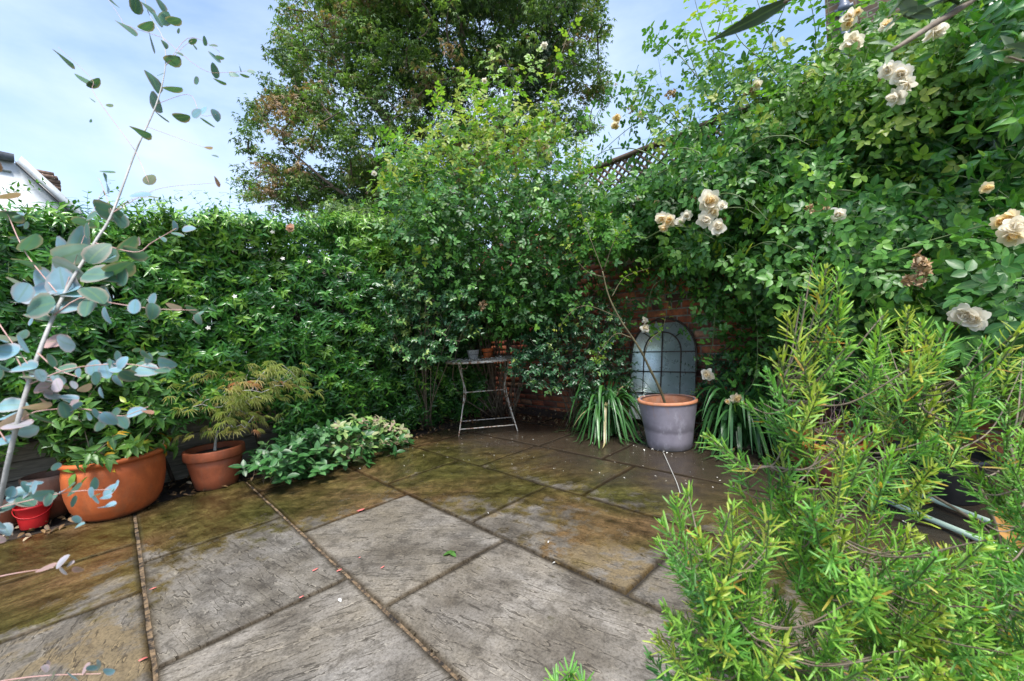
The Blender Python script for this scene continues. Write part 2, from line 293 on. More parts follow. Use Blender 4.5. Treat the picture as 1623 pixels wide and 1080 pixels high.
# ------------------------------------------------------------------ mesh helpers
class MB:
    def __init__(s): s.V = []; s.F = []; s.C = []; s.S = []; s.n = 0; s.M = []
    def add(s, V, F, col=None, suv=None):
        V = np.asarray(V, float).reshape(-1, 3); s.V.append(V)
        for f in (F if isinstance(F, list) and len(F) and isinstance(F[0], np.ndarray) else [np.asarray(F, int)]):
            if len(f): s.F.append(f+s.n)
        c = np.zeros((len(V), 4)); c[:, 3] = 1
        if col is not None: c[:, :np.shape(col)[-1]] = col
        s.C.append(c); s.S.append(V if suv is None else suv); s.n += len(V); return s
    def build(s, name, mat, parent=None, smooth=True, loc=None):
        V = np.concatenate(s.V); C = np.concatenate(s.C); me = bpy.data.meshes.new(name)
        if loc is not None: V = V-np.asarray(loc)
        me.vertices.add(len(V)); me.vertices.foreach_set('co', V.astype(np.float32).ravel())
        li = np.concatenate([f.ravel() for f in s.F]).astype(np.int32)
        tot = np.concatenate([np.full(len(f), f.shape[1]) for f in s.F]).astype(np.int32)
        st = np.concatenate([[0], np.cumsum(tot)[:-1]]).astype(np.int32)
        me.loops.add(len(li)); me.loops.foreach_set('vertex_index', li)
        me.polygons.add(len(tot)); me.polygons.foreach_set('loop_start', st); me.polygons.foreach_set('loop_total', tot)
        if smooth: me.polygons.foreach_set('use_smooth', np.ones(len(tot), bool))
        a = me.attributes.new('leaf', 'FLOAT_COLOR', 'POINT'); a.data.foreach_set('color', C.astype(np.float32).ravel())
        if mat in (STONE,):
            a = me.attributes.new('suv', 'FLOAT_VECTOR', 'POINT'); a.data.foreach_set('vector', np.concatenate(s.S).astype(np.float32).ravel())
        me.update(calc_edges=True); me.validate()
        me.materials.append(mat); o = bpy.data.objects.new(name, me); COL.objects.link(o)
        if loc is not None: o.location = loc
        if parent is not None: o.parent = parent
        return o

def thing(name, label, cat, loc=(0, 0, 0), group=None):
    o = bpy.data.objects.new(name, None); COL.objects.link(o); o.location = tuple(float(v) for v in loc)
    o['label'] = label; o['category'] = cat
    if group: o['group'] = group
    o.empty_display_size = .1
    return o
def tag(o, label, cat, group=None, kind=None):
    if label: o['label'] = label
    if cat: o['category'] = cat
    if group: o['group'] = group
    if kind: o['kind'] = kind
    return o
def part(mb, name, mat, root, smooth=True, label=None):
    """part whose vertices were given in world coordinates"""
    o = mb.build(name, mat, None, smooth, loc=None)
    o.parent = root
    w_ = Vector(root.location)
    if root.parent: w_ = w_+Vector(root.parent.location)
    o.matrix_parent_inverse = Matrix.Identity(4)
    o.data.transform(Matrix.Translation(-w_))
    if label: o['label'] = label
    return o

def box(mb, lo, hi, col=None, M=None, suv=None):
    x0, y0, z0 = lo; x1, y1, z1 = hi
    V = np.array([[x0, y0, z0], [x1, y0, z0], [x1, y1, z0], [x0, y1, z0], [x0, y0, z1], [x1, y0, z1], [x1, y1, z1], [x0, y1, z1]], float)
    if M is not None: V = V @ M[0].T + M[1]
    mb.add(V, np.array([[0, 3, 2, 1], [4, 5, 6, 7], [0, 1, 5, 4], [1, 2, 6, 5], [2, 3, 7, 6], [3, 0, 4, 7]]), col)

def tube(mb, pts, rad, k=6, col=(.5, 0, .5), cap=True):
    pts = np.asarray(pts, float); n = len(pts); rad = np.broadcast_to(np.asarray(rad, float), (n,))
    T = nrm(np.gradient(pts, axis=0)); ref = np.array([0, 0, 1.]) if abs(T[:, 2]).mean() < .8 else np.array([1., 0, 0])
    e1 = nrm(np.cross(T, ref)); e2 = np.cross(T, e1)
    a = np.arange(k)*2*math.pi/k
    V = (pts[:, None] + rad[:, None, None]*(np.cos(a)[None, :, None]*e1[:, None]+np.sin(a)[None, :, None]*e2[:, None])).reshape(-1, 3)
    i = np.arange(n-1)[:, None]*k; j = np.arange(k)[None, :]; j2 = (j+1) % k
    Q = np.stack([i+j, i+j2, i+k+j2, i+k+j], -1).reshape(-1, 4); F = [Q]
    if cap: F += [np.array([list(range(k))[::-1], [(n-1)*k+q for q in range(k)]])]
    mb.add(V, F, col)

def spline(pts, n=12):
    pts = np.asarray(pts, float); m = len(pts)
    if m < 3: t = np.linspace(0, 1, n)[:, None]; return pts[0]*(1-t)+pts[-1]*t
    q = np.vstack([2*pts[0]-pts[1], pts, 2*pts[-1]-pts[-2]]); o = []
    for u in np.linspace(0, m-1, n):
        i = min(int(u), m-2); t = u-i; a, b, c, d = q[i:i+4]
        o.append(.5*((2*b)+(-a+c)*t+(2*a-5*b+4*c-d)*t*t+(-a+3*b-3*c+d)*t**3))
    return np.array(o)

def lathe(mb, prof, seg=48, center=(0, 0, 0), col=(.5, 0, .5)):
    prof = np.asarray(prof, float); a = np.arange(seg)*2*math.pi/seg; n = len(prof)
    V = np.stack([prof[:, None, 0]*np.cos(a), prof[:, None, 0]*np.sin(a), np.repeat(prof[:, 1:2], seg, 1)], -1).reshape(-1, 3)+np.asarray(center)
    i = np.arange(n-1)[:, None]*seg; j = np.arange(seg)[None]; j2 = (j+1) % seg
    mb.add(V, [np.stack([i+j, i+j2, i+seg+j2, i+seg+j], -1).reshape(-1, 4)], col)

# ---- value noise for geometry
def vnoise(x, y, seed=0):
    x = np.asarray(x, float); y = np.asarray(y, float)
    g = np.random.default_rng(seed).random((64, 64)); xi = np.floor(x).astype(int); yi = np.floor(y).astype(int); fx = x-xi; fy = y-yi
    fx = fx*fx*(3-2*fx); fy = fy*fy*(3-2*fy)
    q = lambda a, b: g[a % 64, b % 64]
    return (q(xi, yi)*(1-fx)+q(xi+1, yi)*fx)*(1-fy)+(q(xi, yi+1)*(1-fx)+q(xi+1, yi+1)*fx)*fy
def fbm(x, y, seed=0, o=4): return sum(vnoise(x*2**i, y*2**i, seed+i)/2**i for i in range(o))/sum(1/2**i for i in range(o))

# ---- leaf templates: verts (u along, v across, w up), faces, colour info (u, |v|)
def blade(st, hw, fold=.25):
    V = [[0, 0, 0]]; A = [[0, 0]]; k = len(st)
    for u, h in zip(st, hw): V += [[u, h, fold*h], [u, 0, 0], [u, -h, fold*h]]; A += [[u, 1], [u, 0], [u, 1]]
    V.append([1, 0, 0]); A.append([1, 0]); e = len(V)-1
    T = [[0, 2, 1], [0, 3, 2]]; b = 1+3*(k-1); T += [[b, b+1, e], [b+1, b+2, e]]; Q = []
    for i in range(k-1):
        a = 1+3*i; c = a+3; Q += [[a, a+1, c+1, c], [a+1, a+2, c+2, c+1]]
    return np.array(V, float), np.array(Q, int).reshape(-1, 4), np.array(T, int), np.array(A, float)
T_LANCE = blade([.15, .42, .72], [.30, .5, .30], .35)
T_OVAL = blade([.12, .38, .68, .9], [.30, .5, .42, .17], .22)
T_ROUND = blade([.05, .2, .45, .72, .92], [.22, .43, .5, .41, .2], .10)
T_NEEDLE = blade([.15, .6, .9], [.5, .5, .38], -.5)
T_LOW = blade([.4], [.5], .3)
T_LOW2 = blade([.2, .65], [.42, .42], .3)
def compose(parts):
    V = []; Q = []; T = []; A = []; n = 0
    for (t, pos, ang, ln, wd, dr) in parts:
        v = t[0]*np.array([ln, wd, ln]); v[:, 2] -= dr*(v[:, 0])**2; c, s = math.cos(ang), math.sin(ang)
        v = np.stack([v[:, 0]*c-v[:, 1]*s, v[:, 0]*s+v[:, 1]*c, v[:, 2]], -1)+np.asarray(pos)
        V.append(v); Q.append(t[1]+n); T.append(t[2]+n); A.append(t[3]); n += len(v)
    return np.concatenate(V), np.concatenate(Q), np.concatenate(T), np.concatenate(A)
STALK = (np.array([[0, .006, 0], [0, -.006, 0], [.65, -.004, 0], [.65, .004, 0]]), np.array([[0, 1, 2, 3]]), np.zeros((0, 3), int), np.array([[0, .5]]*4))
def rose_leaf(k, seed):
    r = random.Random(seed); L_ = [(STALK, (0, 0, 0), 0, 1, 1, 0)]
    L_.append((T_OVAL, (.66, 0, 0), r.uniform(-.15, .15), .36, .24, .25))
    for i in range(k):
        u = .58-.32*i
        for s in (1, -1): L_.append((T_OVAL, (u, 0, 0), s*r.uniform(1.05, 1.3), .32-.05*i+r.uniform(-.03, .03), .215-.03*i, .25))
    return compose(L_)
T_ROSE5 = rose_leaf(2, 1); T_ROSE7 = rose_leaf(2, 4); T_ROSE3 = rose_leaf(1, 2)
T_SYC = compose([(T_LOW, (0, 0, 0), a, l, .34, .3) for a, l in ((0, 1), (.9, .78), (-.9, .78))])
T_MAPLE = compose([(T_LOW2, (0, 0, 0), a, l, .06, .4) for a, l in ((0, 1), (.4, .95), (-.4, .95), (.85, .8), (-.85, .8), (1.4, .55), (-1.4, .55))])

def leaves(mb, t, pos, d, up, Ln, Wd, curl=.15, tint=None):
    pos = np.asarray(pos, float).reshape(-1, 3); n = len(pos)
    if not n: return
    d = nrm(np.broadcast_to(d, (n, 3))); up = np.broadcast_to(up, (n, 3)); z = nrm(up-(up*d).sum(1, keepdims=True)*d+1e-6); y = np.cross(z, d)
    Ln = np.broadcast_to(Ln, (n,)); Wd = np.broadcast_to(Wd, (n,)); curl = np.broadcast_to(curl, (n,))
    V0, Q, T, A = t; m = len(V0)
    u = V0[None, :, 0]; v = V0[None, :, 1]; w_ = V0[None, :, 2]-curl[:, None]*u*u
    V = pos[:, None]+(Ln[:, None]*u)[..., None]*d[:, None]+(Wd[:, None]*v)[..., None]*y[:, None]
    wl = np.where(np.abs(V0[None, :, 2]) > 0, 1, 1)
    V = V+((Wd[:, None]*V0[None, :, 2]-Ln[:, None]*curl[:, None]*u*u)*wl)[..., None]*z[:, None]
    if tint is None: tint = rng.random(n)
    tint = np.broadcast_to(tint, (n,))
    C = np.zeros((n, m, 4)); C[..., 0] = tint[:, None]; C[..., 1] = A[None, :, 0]; C[..., 2] = A[None, :, 1]; C[..., 3] = 1
    off = (np.arange(n)*m)[:, None, None]
    mb.add(V.reshape(-1, 3), [(Q[None]+off).reshape(-1, 4)] + ([(T[None]+off).reshape(-1, 3)] if len(T) else []), C.reshape(-1, 4))

def rnd_dir(n): return nrm(rng.normal(size=(n, 3)))
def shoots(base, d, ln, bend, n, t0=.1):
    """points and tangents at n stations along shoots"""
    t = np.linspace(t0, 1, n)[None, :, None]; base = base[:, None]; d = nrm(d)[:, None]; ln = np.asarray(ln).reshape(-1, 1, 1); bend = bend[:, None]
    return base+d*ln*t+bend*ln*t*t, nrm(d+2*bend*t)
def on_shoots(Pp, T, mode='opp', ang=60, phi0=None, updrift=.8):
    n, k = T.shape[:2]; e1 = nrm(np.cross(T, [0.03, 0.02, 1.])); e2 = np.cross(T, e1)
    j = np.arange(k)[None]; phi0 = rng.random((n, 1))*6.28 if phi0 is None else phi0
    out = []
    for s in ((0, math.pi) if mode == 'opp' else (0,)):
        ph = phi0+(j*R(90) if mode == 'opp' else j*R(137.5 if mode == 'spi' else 180))+s+rng.normal(0, .25, (n, k))
        sd_ = np.cos(ph)[..., None]*e1+np.sin(ph)[..., None]*e2; a = R(ang)+rng.normal(0, .2, (n, k)); ca, sa = np.cos(a)[..., None], np.sin(a)[..., None]
        d = T*ca+sd_*sa; up = T*sa-sd_*ca+np.array([0, 0, updrift]); out.append((Pp.reshape(-1, 3), d.reshape(-1, 3), nrm(up).reshape(-1, 3)))
    return tuple(np.concatenate(x) for x in zip(*out))
def stems(mb, base, d, ln, bend, rad, k=3, n=5):
    Pp, T = shoots(base, d, ln, bend, n, 0.0); m = len(base); e1 = nrm(np.cross(T, [0.03, .02, 1.])); e2 = np.cross(T, e1); a = np.arange(k)*2*math.pi/k
    r = np.broadcast_to(rad, (m,))[:, None, None, None]*np.linspace(1, .4, n)[None, :, None, None]
    V = Pp[:, :, None]+r*(np.cos(a)[None, None, :, None]*e1[:, :, None]+np.sin(a)[None, None, :, None]*e2[:, :, None])
    i = np.arange(n-1)[:, None]*k; j = np.arange(k)[None]; j2 = (j+1) % k
    Q = np.stack([i+j, i+j2, i+k+j2, i+k+j], -1).reshape(-1, 4); off = (np.arange(m)*n*k)[:, None, None]
    mb.add(V.reshape(-1, 3), [(Q[None]+off).reshape(-1, 4)], (.5, 0, .5))
def in_poly(x, y, poly):
    poly = np.asarray(poly, float); c = np.zeros(len(x), bool); j = len(poly)-1
    for i in range(len(poly)):
        xi, yi = poly[i]; xj, yj = poly[j]
        c ^= ((yi > y) != (yj > y)) & (x < (xj-xi)*(y-yi)/(yj-yi+1e-9)+xi); j = i
    return c
def sample(poly, n):
    p = np.asarray(poly, float); lo, hi = p.min(0), p.max(0); o = np.zeros((0, 2))
    while len(o) < n:
        q = lo+rng.random((n*2, 2))*(hi-lo); o = np.vstack([o, q[in_poly(q[:, 0], q[:, 1], poly)]])
    return o[:n]
def connect(attr, root_nodes, step, jitter=.06, pull=0.35):
    """joins every point of attr to the nearest node of a growing branch network; returns polylines"""
    nodes = [np.array(r, float) for r in root_nodes]; arr = np.array(nodes); dd = np.linalg.norm(attr-arr[0], axis=1); lines = []
    for i in np.argsort(dd):
        a = attr[i]; ds = np.linalg.norm(arr-a, axis=1)+pull*np.maximum(0, arr[:, 2]-a[2]); j = int(np.argmin(ds)); b = arr[j]
        m = max(2, int(np.linalg.norm(a-b)/step)+1); t = np.linspace(0, 1, m+1)[:, None]
        ln = b*(1-t)+a*t; ln[1:-1] += rng.normal(0, jitter*step*2, (m-1, 3)); ln[1:-1, 2] += .06*np.linalg.norm(a-b)*np.sin(math.pi*t[1:-1, 0])
        lines.append(ln); arr = np.vstack([arr, ln[1:]])
    return lines

# ------------------------------------------------------------------ ground and paving
def sheet(name, x0, x1, y0, y1, z, mat, n=2, amp=0):
    mb = MB(); xs = np.linspace(x0, x1, n); ys = np.linspace(y0, y1, n); X, Y = np.meshgrid(xs, ys, indexing='ij')
    Z = z+amp*(fbm(X*5, Y*5, 3)-.5); i, j = np.meshgrid(np.arange(n-1), np.arange(n-1), indexing='ij'); q = i*n+j
    mb.add(np.stack([X, Y, Z], -1).reshape(-1, 3), [np.stack([q, q+n, q+n+1, q+1], -1).reshape(-1, 4)]); o = mb.build(name, mat); o['kind'] = 'structure'; return o
sheet('ground', -150, 150, -150, 150, -.06, simple('grass_earth', (.03, .05, .015), (.08, .11, .04), .9, 2, .5))
sheet('soil_bed', -2.2, 4.0, 3.55, 4.5, -.022, SOIL, 90, .05)
sheet('soil_border', 3.27, 4.0, -3.0, 3.55, -.02, SOIL, 120, .04)
sheet('paving_joints', -2.9, 3.6, -3.0, 3.70, -.011, JOINT, 200, .008)
def slabs():
    mb = MB()
    xs = [-2.53, -1.89, -1.25, -.605, .035, .668, 1.312, 1.957, 2.610, 3.25, 3.60]
    first = {3: [2.39, 3.02], 4: [1.764, 2.715], 5: [1.463, 2.39], 6: [.81, 1.743], 7: [1.474, 2.43], 8: [1.752, 2.40], 9: [1.1, 2.05], 2: [1.9, 2.86], 1: [1.2, 2.2], 0: [1.7, 2.6]}
    gaps = {.035: .0065, .668: .0065}
    for i in range(10):
        a, b = first[i]; ys = [a, b]
        while ys[0] > -2.9: ys.insert(0, ys[0]-(.945 if len(ys) % 3 else .64))
        while ys[-1] < 3.1: ys.append(ys[-1]+.94)
        ys = [v for v in ys if v < 3.55]+[3.73]
        for y0, y1 in zip(ys[:-1], ys[1:]):
            g0 = gaps.get(xs[i], .0045); g1 = gaps.get(xs[i+1], .0045)
            x0, x1 = xs[i]+g0, xs[i+1]-g1; u0, u1 = y0+.0045, y1-.0045
            nx, ny = max(8, int((x1-x0)/.018)), max(8, int((u1-u0)/.018)); gx = np.r_[x0, np.linspace(x0+.003, x1-.003, nx-2), x1]; gy = np.r_[u0, np.linspace(u0+.003, u1-.003, ny-2), u1]; X, Y = np.meshgrid(gx, gy, indexing='ij')
            sd_ = rng.integers(1000); th = rng.choice([0.15, 1.3, -.35, .7, 2.2, 1.75]); 
            if i == 5 and abs(y0-1.463) < .01: th = -.9
            if i == 6 and abs(y0-.81) < .01: th = -1.45
            if i == 5 and y0 < 1.4 and y1 > 1.3: th = -1.4
            U = X*math.cos(th)+Y*math.sin(th); Vv = -X*math.sin(th)+Y*math.cos(th)
            h = .007*(fbm(U*1.5+sd_, Vv*7+sd_, sd_, 5)-.5)+.004*np.round(fbm(U*2+9, Vv*4, sd_+3, 3)*5)/5-.002
            ex = np.minimum(np.arange(nx), nx-1-np.arange(nx))[:, None]; ey = np.minimum(np.arange(ny), ny-1-np.arange(ny))[None]; ed = np.minimum(ex, ey)
            wob = (fbm(X*12+sd_, Y*12, sd_, 3)-.5)*.005
            X = X+np.where(ex <= 1, wob, 0); Y = Y+np.where(ey <= 1, wob, 0)
            Z = h+rng.normal(0, .0006)-np.where(ed == 0, .016, 0)-np.where(ed == 1, .0015, 0)
            q = (np.arange(nx-1)[:, None]*ny+np.arange(ny-1)[None])
            c = (rng.random(), .0 if rng.random() < .5 else rng.uniform(.2, .8), rng.uniform(.2, .8))
            if i == 4 and abs(y0-1.764) < .01: c = (.45, .0, .5)
            if i == 5 and abs(y0-1.463) < .01: c = (.75, .1, .05)
            if i == 5 and y0 < 1.4 and y1 > 1.3: c = (1., .0, .5)
            if i == 4 and y0 < 1.7 and y1 > 1.7: c = (.95, .0, .5)
            if i == 6 and abs(y0-.81) < .01: c = (.7, 1, .5)
            if i == 6 and abs(y0-1.743) < .01: c = (.3, .9, .85)
            if i == 3 and y1 < 2.5 and y1 > 2.2: c = (.7, 1, .5)
            cc = np.tile(np.array(c+(1.,)), (nx*ny, 1)); cc[:, 3] = np.where(ed <= 1, 0., 1.).ravel(); c = cc
            suv = np.stack([U+sd_*.13, Vv+sd_*.07, Z*0], -1).reshape(-1, 3)
            mb.add(np.stack([X, Y, Z], -1).reshape(-1, 3), [np.stack([q, q+ny, q+ny+1, q+1], -1).reshape(-1, 4)], c, suv)
    o = mb.build('patio_paving', STONE); o['kind'] = 'structure'
slabs()

# ------------------------------------------------------------------ boundary: sleepers, added backing fence, brick wall, trellis
XW = 3.98          # face of the brick wall
YS = 4.33          # face of the sleepers
t = thing('sleeper_retaining_wall', 'low wall of weathered grey timber sleepers behind the terracotta pots', 'retaining wall', (0, YS, 0))
for k in range(4):
    x = -2.4+rng.uniform(0, .3)
    while x < 3.7:
        x1 = min(x+rng.uniform(1.6, 2.3), 3.8); mb = MB(); nx, nz = 60, 8
        z0, z1 = k*.125-.02, (k+1)*.125-.026; us = np.linspace(x+.003, x1-.003, nx)
        ring = [(0, z0), (-.0, (z0*2+z1)/3), (0, (z0+2*z1)/3), (0, z1-.008), (.012, z1), (.11, z1)]
        V = np.array([[[u, YS+yy-.008*fbm(np.array([u*3.]), np.array([zz*60.]), k)[0]+rng.normal(0, .0006), zz-.004*fbm(np.array([u*4.]), np.array([k*3.]), 5)[0]] for (yy, zz) in ring] for u in us])
        m_ = len(ring); q = np.arange(nx-1)[:, None]*m_+np.arange(m_-1)[None]
        mb.add(V.reshape(-1, 3), [np.stack([q, q+m_, q+m_+1, q+1], -1).reshape(-1, 4)]); box(mb, (x+.006, YS+.02, z0), (x1-.006, YS+.1, z1-.006))
        part(mb, 'sleeper', SLEEP, t, smooth=False); x = x1
t = thing('added_backing_fence', 'unseen dark board fence added behind the jasmine hedge so its gaps show dark', 'fence', (0, 4.5, 0))  # unseen backing, added to stop light showing through the hedge
mb = MB(); x = -2.6
while x < 4.0:
    box(mb, (x, 4.52, 0), (x+.12, 4.535, 1.98+rng.normal(0, .004))); x += .125
part(mb, 'added_backing_boards', BACKW, t, False)
for x in (-2.5, -.7, 1.1, 2.9):
    mb = MB(); box(mb, (x, 4.54, 0), (x+.09, 4.63, 1.78)); part(mb, 'post', BACKW, t, False)  # posts of the added, unseen backing fence

def brick_wall():
    t = thing('brick_wall', 'old red brick garden wall with sooty bricks behind the grey planter', 'wall', (XW, 0, 0))
    mb = MB(); y0, y1, H = -2.6, 4.6, 2.18; r = 0; z = -.05
    while z < H:
        y = y0-(.11 if r % 2 else 0)
        while y < y1:
            ln = .215 if r % 3 else .215; lnn = ln if (r % 4) else (.215 if rng.random() < .6 else .102)
            d = rng.normal(0, .002); tw = rng.random()
            c = rng.beta(2.2, 2.0)
            ya, yb, za, zb = y+.005, y+lnn-.005, z+.004, z+.067
            j = lambda: rng.normal(0, .0016)
            fx = XW+d; f2 = XW+d+.008
            V = [[XW+.1, ya, za], [XW+.1, yb, za], [XW+.1, yb, zb], [XW+.1, ya, zb]]
            V += [[f2, ya+j(), za+j()], [f2, yb+j(), za+j()], [f2, yb+j(), zb+j()], [f2, ya+j(), zb+j()]]
            e = .004
            V += [[fx+j(), ya+e+j(), za+e+j()], [fx+j(), yb-e+j(), za+e+j()], [fx+j(), yb-e+j(), zb-e+j()], [fx+j(), ya+e+j(), zb-e+j()]]
            F = []
            for a, b in ((0, 4), (4, 8)):
                for q in range(4): F.append([a+q, b+q, b+(q+1) % 4, a+(q+1) % 4])
            F.append([8, 11, 10, 9]); mb.add(V, np.array(F), (c, 0, 1)); y += lnn
        z += .075; r += 1
    part(mb, 'brickwork', BRICK, t, False)
    mb = MB(); box(mb, (XW+.007, y0, -.1), (XW+.2, y1, H+.02)); part(mb, 'mortar_bed', MORTAR, t, False)
    mb = MB(); y = y0
    while y < y1: box(mb, (XW-.02, y+.004, H+.022), (XW+.22, y+.21, H+.085), (rng.beta(2, 4), 0, 1)); y += .214
    part(mb, 'coping', BRICK, t, False)
brick_wall()
def trellis():
    t = thing('trellis', 'brown diagonal lattice trellis panels along the top of the brick wall', 'trellis', (XW+.05, 0, 2.27))
    z0, z1 = 2.30, 2.83; y0, y1 = -2.6, 4.4; h = z1-z0; mb = MB()
    for lay, s in ((0, 1), (1, -1)):
        x = XW+.06+lay*.012; q = y0-h
        while q < y1+h:
            a, b = (q, z0), (q+s*h, z1)
            # clip to the panel in y
            def cl(p_, q_):
                for lim, sg in ((y0, 1), (y1, -1)):
                    if sg*(p_[0]-lim) < 0:
                        if sg*(q_[0]-lim) < 0: return None
                        f = (lim-p_[0])/(q_[0]-p_[0]); p_ = (lim, p_[1]+f*(q_[1]-p_[1]))
                return p_
            aa, bb = cl(a, b), cl(b, a)
            if aa and bb and abs(aa[0]-bb[0]) > .03:
                dv = np.array([bb[0]-aa[0], bb[1]-aa[1]]); dv /= np.linalg.norm(dv); nv = np.array([-dv[1], dv[0]])*.0125
                V = [[xx, p_[0]+k_*nv[0], p_[1]+k_*nv[1]] for xx in (x, x+.009) for p_, k_ in ((aa, 1), (aa, -1), (bb, -1), (bb, 1))]
                mb.add(V, np.array([[0, 1, 2, 3], [7, 6, 5, 4], [0, 4, 5, 1], [1, 5, 6, 2], [2, 6, 7, 3], [3, 7, 4, 0]]))
            q += .088
    part(mb, 'lattice', LATW, t, False)
    for a, b in ((z0-.03, z0+.012), (z1-.012, z1+.03)):
        mb = MB(); box(mb, (XW+.045, y0, a), (XW+.098, y1, b)); part(mb, 'rail', LATW, t, False)
    for y in (-2.6, -.8, 1.0, 2.8, 4.33):
        mb = MB(); box(mb, (XW+.10, y, 2.2), (XW+.17, y+.07, z1+.05)); part(mb, 'post', LATW, t, False)
trellis()

# ------------------------------------------------------------------ buildings
def house_left():
    D = 13.0
    vn = nrm(ray(60, 300)*[1, 1, 0]); vn = np.array([vn[0]*math.cos(.12)-vn[1]*math.sin(.12), vn[0]*math.sin(.12)+vn[1]*math.cos(.12), 0]); b_ = P(22, 272, D)
    def H(px, py, o=0): q = ray(px, py); return EYE+q*(((b_-EYE)@vn+o)/(q@vn))
    b = H(22, 272); root = b.copy(); root[2] = 0
    t = thing('white_house', 'white rendered house with slate roof edge rising above the hedge on the far left', 'house', root)
    v = vn; u = np.cross(v, [0, 0, 1.]); Mx = np.stack([u, v, [0, 0, 1.]], 1)
    L_ = lambda p_: (np.asarray(p_)-root) @ Mx
    e = L_(b); s = L_(H(24, 253)); f = L_(H(113, 340))
    ridge, gx, gz = s[2], f[0], f[2]; k = (gz-ridge)/(gx-s[0])
    Wd = lambda p_: np.asarray(p_) @ Mx.T + root
    def prism(mb, pts, y0, y1):
        n = len(pts); V = [Wd([x, y0, z]) for x, z in pts]+[Wd([x, y1, z]) for x, z in pts]
        mb.add(V, [np.array([list(range(n))[::-1], list(range(n, 2*n))]), np.array([[i, (i+1) % n, n+(i+1) % n, n+i] for i in range(n)])])
    x2 = gx+.9
    mb = MB(); prism(mb, [(-4, 0), (x2, 0), (x2, ridge+k*(x2-s[0])-.12), (s[0], ridge-.12), (-4, ridge-.12)], 0, 7); part(mb, 'wall', RENDER, t, False)
    mb = MB(); prism(mb, [(s[0]+.02, ridge-.117), (s[0]+.12, ridge+.10), (x2+.2, ridge+k*(x2-s[0])+.26), (x2+.2, ridge+k*(x2-s[0])-.10)], -.18, 7.2); r_ = part(mb, 'roof', LEAD, t, False)
    mb = MB(); prism(mb, [(s[0]-.02, ridge-.22), (s[0]-.02, ridge-.12), (x2+.2, ridge+k*(x2-s[0])-.105), (x2+.2, ridge+k*(x2-s[0])-.20)], -.24, -.19); part(mb, 'barge_board', BLACKP, t, False)
    mb = MB(); prism(mb, [(-4, ridge-.117), (s[0]-.03, ridge-.117), (s[0]-.03, ridge+.12), (-4, ridge+.16)], -.15, 7.1); part(mb, 'ridge_slates', SLATE, t, False)
    mb = MB(); prism(mb, [(-4, ridge-.45), (s[0]-.1, ridge-.45), (s[0]-.1, ridge-.40), (-4, ridge-.40)], -.05, -.003); part(mb, 'fascia', LEAD, t, False)
    q0 = L_(H(60, 272, 1.5)); q1 = L_(H(94, 300, 1.5)); mb = MB()
    for i in range(7):
        zz = q1[2]-.35+(q0[2]-q1[2]+.35)*i/7; box_pts = [(q0[0]-.1+rng.uniform(-.03, .03), zz), (q1[0]+rng.uniform(-.05, .05)-max(0, i-4)*.07, zz), (q1[0]-max(0, i-4)*.07, zz+(q0[2]-q1[2]+.35)/7-.012), (q0[0]-.1, zz+(q0[2]-q1[2]+.35)/7-.012)]
        prism(mb, box_pts, 1.2+rng.uniform(0, .06), 2.2)
    part(mb, 'chimney', TILE, t, False)
house_left()
def house_right():
    X = 7.6; e = AX(1309, 40, X); root = np.array([X, e[1], 0.])
    t = thing('brick_house', 'brown stock brick house wall with grey drainpipe above the trellis at upper right', 'house', root)
    mb = MB(); box(mb, (X, e[1]-9, 0), (X+6, e[1], 7.5)); part(mb, 'wall', HBRICK, t, False)
    mb = MB(); V = [[X-.3, e[1]+.3, 7.4], [X+6.3, e[1]+.3, 7.4], [X+6.3, e[1]-9.3, 7.4], [X-.3, e[1]-9.3, 7.4], [X+3, e[1]-.1, 9.2], [X+3, e[1]-8.9, 9.2]]
    mb.add(V, [np.array([[0, 1, 4], [2, 3, 5]]), np.array([[1, 2, 5, 4], [3, 0, 4, 5], [3, 2, 1, 0]])]); part(mb, 'roof', SLATE, t, False)
    p0 = AX(1339, 40, X-.08); mb = MB(); tube(mb, [[p0[0], p0[1], 0], [p0[0], p0[1], 7.3]], .055, 14); dp = part(mb, 'drainpipe', PIPE, t)
    for z in (3.9, 5.2, 6.6):
        mb = MB(); tube(mb, [[p0[0], p0[1], z], [p0[0], p0[1], z+.09]], .068, 14); box(mb, (p0[0]-.02, p0[1]-.10, z+.02), (p0[0]+.078, p0[1]+.10, z+.06)); part(mb, 'pipe_bracket', PIPE, dp)
    mb = MB(); q = AX(1410, 70, X-.05); box(mb, (q[0]-.05, q[1]-.35, q[2]-.05), (q[0]+.049, q[1]+.0, q[2]+.05)); part(mb, 'vent_pipe', BLACKP, t, False)
    for dy in (-3.2, -6.2):
        mb = MB()
        for a, b in (((0, 0), (1.1, .06)), ((0, 1.44), (1.1, 1.5)), ((0, .06), (.06, 1.44)), ((1.04, .06), (1.1, 1.44)), ((.06, .72), (1.04, .78))): box(mb, (X-.03, e[1]+dy+a[0], 4.4+a[1]), (X-.002, e[1]+dy+b[0], 4.4+b[1]))
        wn = part(mb, 'window', RENDER, t, False); mb = MB(); box(mb, (X-.012, e[1]+dy+.06, 4.46), (X-.004, e[1]+dy+1.04, 5.84)); part(mb, 'pane', simple('dark_glass', (.02, .025, .03), (.03, .035, .04), .05, 2, 0), wn, False)
house_right()

